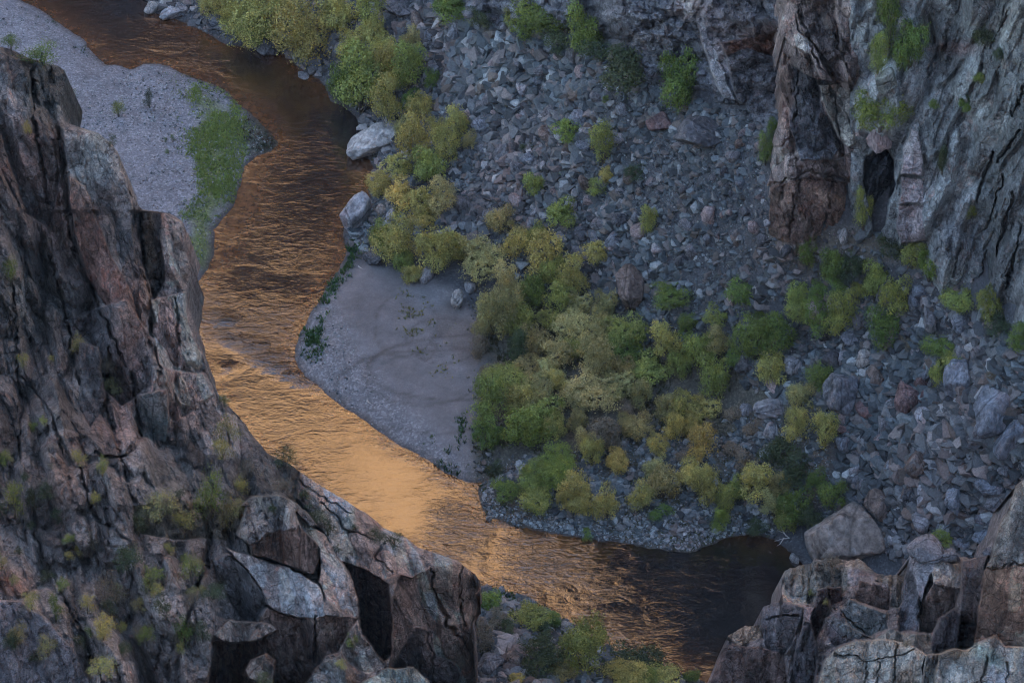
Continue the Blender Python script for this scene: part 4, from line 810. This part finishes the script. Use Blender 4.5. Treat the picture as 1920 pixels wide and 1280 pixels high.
TREES = '''475,30,92,90,y;400,12,52,44,y;440,34,50,44,y;478,62,58,46,m;566,62,98,94,y;628,28,60,60,y;528,18,52,44,y;694,22,46,66,m;704,60,42,44,y;775,72,46,28,o;660,86,42,50,y;714,92,56,50,y;677,150,78,100,m;645,158,56,64,g;731,125,50,60,y;768,118,52,72,m;756,148,36,34,y;810,148,28,28,g;726,192,50,72,y;774,188,30,30,g;784,202,45,42,y;778,262,56,66,y;758,240,30,30,o;818,242,32,34,y;838,275,50,52,y;855,232,46,48,y;883,265,26,26,o;801,312,48,54,m;751,312,48,40,y;712,346,42,38,k;754,362,52,44,k;795,380,50,46,y;828,370,44,60,p;795,410,50,36,y;939,415,46,44,o;1056,400,46,42,m;1001,350,34,38,m;1137,328,26,24,y;1122,350,30,26,m;1191,326,34,28,d;1130,268,38,62,m;1073,245,48,38,b;1216,410,26,44,m;852,12,62,50,g;1010,26,82,60,g;990,52,44,40,g;960,27,32,36,m;1100,60,56,76,g;1272,152,62,76,g;1137,186,16,14,g;1666,34,36,72,g;1646,100,32,56,m;1707,88,52,62,g;1650,208,72,66,b;1436,279,24,46,g;1445,242,15,30,g;1619,390,28,80,m;1750,196,16,14,g;1807,195,20,22,g;1834,148,20,18,m;1515,474,34,48,g;1559,497,42,48,g;1596,507,46,46,d;1639,527,46,56,m;1607,545,26,26,m;1713,474,52,50,m;1743,500,48,54,b;1678,561,50,56,m;1804,564,60,44,m;1851,571,42,48,m;1498,554,42,38,m;1572,540,44,36,g;1535,545,38,32,g;1502,582,52,44,m;1539,588,58,56,g;1579,585,50,60,m;1394,548,58,44,g;1344,591,52,36,m;1260,553,66,48,g;1287,611,36,36,g;1408,638,66,72,g;1455,630,52,66,g;1431,605,40,34,g;1384,672,40,30,g;1344,642,36,48,o;1310,658,50,56,m;1337,702,56,60,m;1448,692,52,50,y;1539,709,52,46,g;1653,611,56,58,g;1767,648,56,38,g;1797,678,60,42,m;1760,700,32,36,m;1908,638,36,48,g;1502,746,50,50,o;1495,796,42,48,y;1542,803,46,54,y;1250,762,44,44,o;1282,762,50,48,y;1322,768,50,42,y;1317,828,46,52,k;1296,800,30,34,k;1266,802,36,40,k;741,450,72,70,y;712,446,36,44,m;815,474,62,66,y;848,464,50,46,y;771,514,32,30,y;754,490,36,34,m;876,472,34,30,o;905,487,72,62,p;972,460,50,46,y;1006,443,36,36,m;1016,480,52,66,y;1036,512,42,46,m;1074,518,46,60,y;949,537,52,60,p;932,585,66,74,o;910,610,40,34,o;1122,474,40,36,y;1000,545,46,48,g;1050,558,50,50,m;1087,575,40,40,o;1134,574,38,44,o;976,605,54,50,m;966,645,38,50,d;1030,601,46,40,m;1003,638,52,46,o;1080,618,70,56,p;1127,618,46,46,o;1040,662,56,48,p;1070,655,46,40,m;1117,668,66,72,p;1171,622,68,58,m;1177,652,60,50,g;1245,642,50,54,y;1218,688,60,46,m;1271,680,40,40,m;1140,610,40,34,o;1167,692,40,40,o;993,689,54,40,o;1026,698,46,36,p;1043,718,36,34,y;949,719,78,56,m;922,748,56,66,m;979,745,60,52,y;1009,742,56,50,o;1110,732,88,66,p;1085,745,50,44,o;1198,738,38,44,o;1161,719,46,40,p;1026,782,60,56,m;983,803,62,58,b;1040,800,40,42,y;905,812,38,50,g;932,816,30,28,g;1083,791,34,34,o;1100,822,32,42,o;1137,815,50,50,u;1110,848,38,46,y;1154,860,36,34,k;1198,803,50,44,o;1231,833,36,34,k;1174,793,34,34,o;1043,865,72,52,b;996,886,42,40,m;1033,895,50,40,b;945,917,50,34,g;1006,936,58,40,m;996,905,40,34,m;1077,910,54,46,y;1063,937,34,34,y;1090,945,44,36,y;1137,944,44,48,y;1157,868,36,34,k;1204,932,44,42,y;1240,908,56,52,o;1224,880,36,34,p;1300,885,56,40,y;1322,905,46,50,y;1352,935,36,50,m;1349,974,28,36,b;1380,915,30,36,m;1414,902,58,54,y;1458,907,38,40,o;1445,944,44,42,p;1470,975,36,34,m;1490,952,58,56,g;1515,965,40,40,d;1532,900,34,32,g;1559,930,46,48,g;1770,1001,36,30,m;915,1125,38,30,b;996,1155,60,46,m;1097,1209,72,76,m;1016,1232,74,60,j;1056,1250,42,36,o;1174,1265,70,44,y;1238,1262,56,36,y;1205,1270,50,34,m;969,1272,28,22,k;1036,1160,30,24,g;1297,1268,28,24,g'''
BRUSH = '''902,30,52,40,d;1134,100,60,40,d;1191,124,92,58,d;1170,110,60,46,d;1053,92,36,26,d;1040,60,50,34,d;989,277,22,20,d;1051,324,12,10,g;1848,67,38,36,d;1875,101,24,22,d;1767,299,24,44,d;1821,396,18,22,m;1670,460,34,34,d;1475,858,74,62,d;1450,845,44,40,d;1480,890,60,40,d;1390,770,40,28,u;1350,800,40,26,u;1380,850,50,30,u;1290,850,40,24,u;1180,760,40,28,u;900,650,40,40,u;925,690,36,30,u;925,1162,40,30,u;909,1190,36,40,u;950,1180,40,30,d;1184,1238,90,22,d;1020,1185,40,26,d;1420,800,36,24,u;1240,960,40,20,g;1420,985,40,18,d;930,880,30,30,d;1700,640,30,18,u;1870,700,34,24,u;1880,615,60,22,d;1100,1000,24,12,g'''
CLIFFSH = '''280,185,20,28,d;222,205,24,26,m;130,188,30,30,g;20,80,28,28,g;80,104,56,34,g;323,258,9,11,g;311,262,7,8,g;315,284,8,8,g;212,262,16,18,j;45,675,24,24,y;97,672,12,12,y;20,510,28,38,m;145,640,26,34,o;30,935,36,56,m;55,240,16,20,k;430,808,46,46,o;300,952,60,36,o;340,972,46,36,y;400,935,46,76,m;432,960,36,50,o;360,1065,38,44,m;295,1075,28,24,b;165,1130,30,32,k;105,1135,26,44,b;190,1165,40,40,k;275,1188,26,34,b;350,1175,32,44,g;340,1216,16,22,y;185,1250,46,20,y;240,1050,50,50,j;260,980,40,40,j;220,1100,50,60,u;532,858,40,38,j;573,928,24,20,j;530,910,34,28,u;590,965,32,22,j;615,985,28,30,j;630,1030,18,18,j;712,998,30,28,j;740,1012,40,28,j;667,988,14,12,j;580,948,16,12,j;10,860,24,24,m;60,800,22,18,g;190,870,20,30,m;130,1010,26,22,m;90,1080,30,24,j;200,680,30,30,u;210,725,40,26,o;60,935,20,40,j;310,1130,30,40,j;230,1210,26,24,j;400,1110,40,30,j;380,1180,30,34,j;130,1040,16,14,k;460,880,30,30,u;660,1200,26,22,m;640,1245,22,16,y;420,750,20,20,o;150,1200,24,20,j;20,1200,30,16,j;60,1230,26,18,j;500,1270,30,14,j;1560,1052,34,10,u;1700,1205,20,14,u;1520,1110,12,12,y;1547,1125,10,12,y'''
tno = 0
def add_tree(px, py, w, h, c, kind, name, cat, head, group):
    global tno; tno += 1
    if kind == 'auto': kind = 'tall' if h > 1.25 * w else ('large' if w >= 64 else 'round')
    fam = CR[kind]; ki = int(rng.integers(0, len(fam))); me, mt, V = fam[ki]
    ext = V[:, :2].max() - V[:, :2].min(); zt = np.percentile(V[:, 2], 98); ext = np.percentile(V[:, 0], 99) - np.percentile(V[:, 0], 1)
    p, d, oncl = place(px, py)
    for it in range(3):
        s = w / ppm(d) / ext * 1.13; a = w / ppm(d) / 2; cz = math.sqrt(max((h / ppm(d) / 2) ** 2 - (a * SN) ** 2, (.35 * a) ** 2)) / CS; cz = min(cz, a * 2.6)
        H = cz * 2 / (.72 if kind != 'brush' else .9); zc = H * .55; p, d, oncl = place(px, py + zc * CS * ppm(d) * .95)
    o = bpy.data.objects.new(name, None); COL.objects.link(o); o.empty_display_size = .5; o.location = p - np.array([0, 0, .05]); o.rotation_euler[2] = rng.uniform(0, 6.28)
    o.scale = (s, s, H / zt)
    cn, cc = CC_[c]; v = rng.uniform(.9, 1.12) * (.78 if kind == 'scrub' else 1); hu = rng.uniform(.92, 1.08)
    cr = bpy.data.objects.new('crown', me); COL.objects.link(cr); cr.parent = o; cr.color = (cc[0] * v * hu, cc[1] * v, cc[2] * v, 1)
    tr = bpy.data.objects.new('trunk' if cat == 'tree' else 'stem', mt); COL.objects.link(tr); tr.parent = o
    tag(o, None, cat, group); labels_todo.append((o, f'{cn} {head}', px, py))
def rows(s): return [(float(a), float(b), float(c), float(d), e) for a, b, c, d, e in (q.split(',') for q in s.replace('\n', '').split(';'))]
for x, y, w_, h_, c in rows(TREES):
    if w_ >= 40: add_tree(x, y, w_, h_, c, 'auto', 'riverside_tree', 'tree', 'leafy tree', 'trees along the river and on the scree')
    else: add_tree(x, y, w_, h_, c, 'auto', 'leafy_bush', 'bush', 'leafy bush', 'bushes among the trees')
for x, y, w_, h_, c in rows(BRUSH): add_tree(x, y, w_, h_, c, 'brush', 'low_brush', 'brush', 'low spreading brush', 'patches of low brush')
for x, y, w_, h_, c in rows(CLIFFSH): add_tree(x, y, w_ * 1.05, h_, c, 'scrub', 'cliff_shrub' if c != 'j' else 'juniper', 'shrub', 'rock shrub' if y > 300 or x < 100 else 'small shrub', 'shrubs on rock and gravel')

LEDGE = [(0,900),(60,760),(180,820),(250,940),(330,900),(430,780),(500,880),(560,910),(470,1000),(400,1050),(390,1180),(300,1270),(60,1275),(0,1200)]
for i in range(46):
    x, y = rand_in(LEDGE); w_ = rng.uniform(12, 36); add_tree(x, y, w_, w_ * rng.uniform(.8, 1.2), 'mjojyoudm'[int(rng.integers(0, 9))], 'scrub', 'cliff_shrub', 'shrub', 'rock shrub', 'shrubs on rock and gravel')

# ------------------------------------------------------------------ grass and ground cover
def tufts(name, P, s, col, nb=6):
    n = len(P); a = rng.uniform(0, 6.28, (n, nb)); q = rng.uniform(0, .5, (n, nb)) * s[:, None]; le = rng.uniform(.1, .6, (n, nb)) * s[:, None]; ht = rng.uniform(.5, 1, (n, nb)) * s[:, None]
    b = P[:, None] + np.stack([np.cos(a) * q, np.sin(a) * q, q * 0 - .02], -1); t = b + np.stack([np.cos(a) * le, np.sin(a) * le, ht], -1); wv = np.stack([-np.sin(a), np.cos(a), a * 0], -1) * (s[:, None, None] * .16)
    V = np.stack([b - wv, b + wv, t], 2).reshape(-1, 3); F = np.arange(len(V)).reshape(-1, 3); c = np.repeat(col * rng.uniform(.7, 1.3, (n, 1)), nb * 3, 0)
    o = mesh_from(name, V, F, M_GRASS, False, {'tint': c}); tag(o, kind='stuff'); return o
def tuft_area(name, poly, n, s0, s1, c1, c2, thr=-1, fs=.25, sd=1):
    P, px, py, D = sample(poly, n); f = fbm(P[:, 0] * fs, P[:, 1] * fs, 3, sd); m = (f + rng.normal(0, .12, len(P)) > thr) & (D > .05); P = P[m]; k = len(P)
    u_ = rng.random((k, 1)); tufts(name, P, rng.uniform(s0, s1, k), np.array(c1) * u_ + np.array(c2) * (1 - u_))
tuft_area('bar_grass', GRASS, 42000, .2, .5, (.20,.29,.07), (.30,.33,.09), -.1, .2, 3)
tuft_area('bar_grass', [(330,145),(420,180),(470,250),(450,340),(380,440),(350,430),(345,370),(330,300),(320,200)], 5000, .15, .4, (.12,.19,.05), (.16,.20,.06), .02, .35, 8)
tuft_area('bar_weeds', [(440,225),(475,215),(527,270),(515,290),(470,285),(445,270)], 3500, .25, .5, (.035,.065,.03), (.11,.05,.04), -.2, .3, 5)
tuft_area('bank_grass', [(90,20),(160,70),(190,110),(170,110),(120,62),(60,20)], 2500, .2, .5, (.04,.075,.035), (.05,.085,.03), -.2)
tuft_area('bank_grass', [(305,118),(395,155),(440,188),(400,178),(350,150)], 2500, .2, .4, (.04,.07,.03), (.06,.085,.03), -.2)
tuft_area('bank_grass', [(655,458),(676,466),(650,510),(612,570),(600,610),(604,655),(592,680),(574,650),(570,615),(592,575),(634,505)], 8000, .4, .9, (.06,.12,.045), (.085,.15,.045), -.1, .5)
tuft_area('bank_grass', [(890,905),(905,900),(930,940),(960,960),(905,960),(892,930)], 2500, .3, .6, (.05,.085,.03), (.06,.10,.035), -.2)
tuft_area('bank_grass', [(1180,960),(1420,960),(1445,1003),(1300,1030),(1190,1015)], 6000, .2, .5, (.06,.10,.03), (.10,.12,.035), .05, .2, 12)
tuft_area('bank_grass', [(890,1098),(930,1100),(1020,1140),(1060,1170),(1010,1170),(900,1140)], 5000, .3, .7, (.05,.10,.025), (.09,.13,.03), -.15)
tuft_area('bank_grass', [(1100,1200),(1260,1250),(1340,1290),(1340,1330),(1100,1260)], 4000, .3, .7, (.04,.07,.03), (.09,.11,.03), -.1)
tuft_area('bank_weeds', [(895,1130),(1100,1180),(1150,1330),(890,1330)], 7000, .3, .7, (.09,.085,.045), (.06,.075,.035), .0, .2, 14)
tuft_area('sand_weeds', [(810,835),(870,780),(885,800),(860,840),(835,870),(815,860)], 2500, .4, .7, (.07,.13,.05), (.09,.13,.045), .10, .5, 3)
tuft_area('sand_weeds', [(745,540),(790,560),(850,640),(850,710),(790,690),(760,610)], 5000, .25, .5, (.26,.24,.06), (.16,.17,.06), .14, .45, 33)
tuft_area('sand_weeds', [(820,872),(860,880),(855,892),(825,885)], 1200, .5, .9, (.05,.09,.04), (.06,.10,.04), -.5)
tuft_area('ground_cover', FLAT, 38000, .2, .6, (.10,.085,.05), (.07,.085,.04), .0, .2, 17)
tuft_area('ground_cover', [(1440,425),(1600,430),(1680,470),(1540,500),(1450,470)], 3500, .2, .5, (.13,.11,.055), (.08,.09,.04), -.05, .2, 18)
tuft_area('ground_cover', [(1030,60),(1280,120),(1320,200),(1200,190),(1090,130)], 5000, .2, .5, (.12,.10,.055), (.07,.075,.04), -.05, .2, 19)
tuft_area('ground_cover', [(860,520),(930,540),(960,680),(930,720),(900,640)], 4500, .2, .45, (.11,.075,.05), (.06,.07,.04), -.05, .2, 20)
tuft_area('scree_grass', TA, 26000, .2, .5, (.10,.10,.055), (.07,.09,.04), .30, .12, 22)
tuft_area('scree_grass', TB, 14000, .2, .5, (.10,.095,.055), (.07,.085,.04), .30, .12, 23)
tuft_area('ground_cover', [(400,-40),(780,-40),(830,100),(800,300),(880,420),(700,500),(700,360),(660,210),(560,120),(400,60)], 9000, .2, .6, (.09,.08,.05), (.06,.075,.035), .05, .2, 25)

# ------------------------------------------------------------------ driftwood
def wood(name, pts, r0, label, cat):
    VV = []; FF = []; off = 0
    for br in pts:
        br = [np.array(q, float) for q in br]; k = len(br)
        for i, p in enumerate(br):
            dd = (br[min(i + 1, k - 1)] - br[max(i - 1, 0)]); dd /= np.linalg.norm(dd) + 1e-9; t = np.cross(dd, [0, 0, 1.]); t /= np.linalg.norm(t) + 1e-9; bb = np.cross(dd, t)
            rr = r0 * (1 - .75 * i / (k - 1))
            for j in range(8): VV.append(p + rr * (math.cos(j * .785) * t + math.sin(j * .785) * bb))
        for i in range(k - 1):
            for j in range(8): FF.append([off + i * 8 + j, off + i * 8 + (j + 1) % 8, off + (i + 1) * 8 + (j + 1) % 8, off + (i + 1) * 8 + j])
        off += 8 * k
    o = mesh_from(name, np.array(VV), np.array(FF), M_DRIFT, True); tag(o, label, cat); return o
def gp(x, y, z=0): h = hit(x, y)[0]; return (h[0], h[1], max(h[2], 0) + z)
wood('drift_log', [[gp(688, 752, .12), gp(692, 756, .14), gp(698, 760, .1)]], .16, 'short white drift log lying on the open lower part of the sand bar', 'log')
wood('drift_log', [[gp(672, 500, .1), gp(676, 503, .1), gp(680, 505, .1)]], .1, 'tiny pale drift log at the upper tip of the sand bar', 'log')
b0 = gp(1480, 1012, .4)
wood('dead_branch', [[b0, gp(1466, 1014, .5), gp(1452, 1018, .3)], [b0, gp(1468, 1006, .9), gp(1456, 1004, 1.2)], [gp(1470, 1012, .5), gp(1462, 1022, .2), gp(1456, 1026, .1)], [gp(1474, 1010, .6), gp(1464, 1001, 1.3), gp(1462, 996, 1.7)]], .09, 'bare white dead branch reaching over the dark pool', 'branch')
wood('dead_branch', [[gp(730, 292, .3), gp(718, 300, .5), gp(704, 306, .6)], [gp(728, 294, .3), gp(716, 306, .4), gp(706, 316, .3)]], .08, 'grey dead branch below the pale veined boulder at the river bend', 'branch')
finish_labels()

# ------------------------------------------------------------------ the blue air of the canyon
V = np.array([(x, y, z) for x in (-1300, 1300) for y in (-1100, 2300) for z in (-9, 640)], float)
F = np.array([(0, 1, 3, 2), (4, 6, 7, 5), (0, 4, 5, 1), (2, 3, 7, 6), (0, 2, 6, 4), (1, 5, 7, 3)])
mh = bpy.data.materials.new('haze_air'); mh.use_nodes = True; hn = mh.node_tree; hn.nodes.remove(hn.nodes['Principled BSDF'])
pv = hn.nodes.new('ShaderNodeVolumePrincipled'); pv.inputs['Color'].default_value = (.80, .88, 1.0, 1); pv.inputs['Density'].default_value = HAZE
hn.links.new(pv.outputs[0], hn.nodes['Material Output'].inputs['Volume'])
hz = mesh_from('haze', V, F, mh, False); tag(hz, kind='stuff')
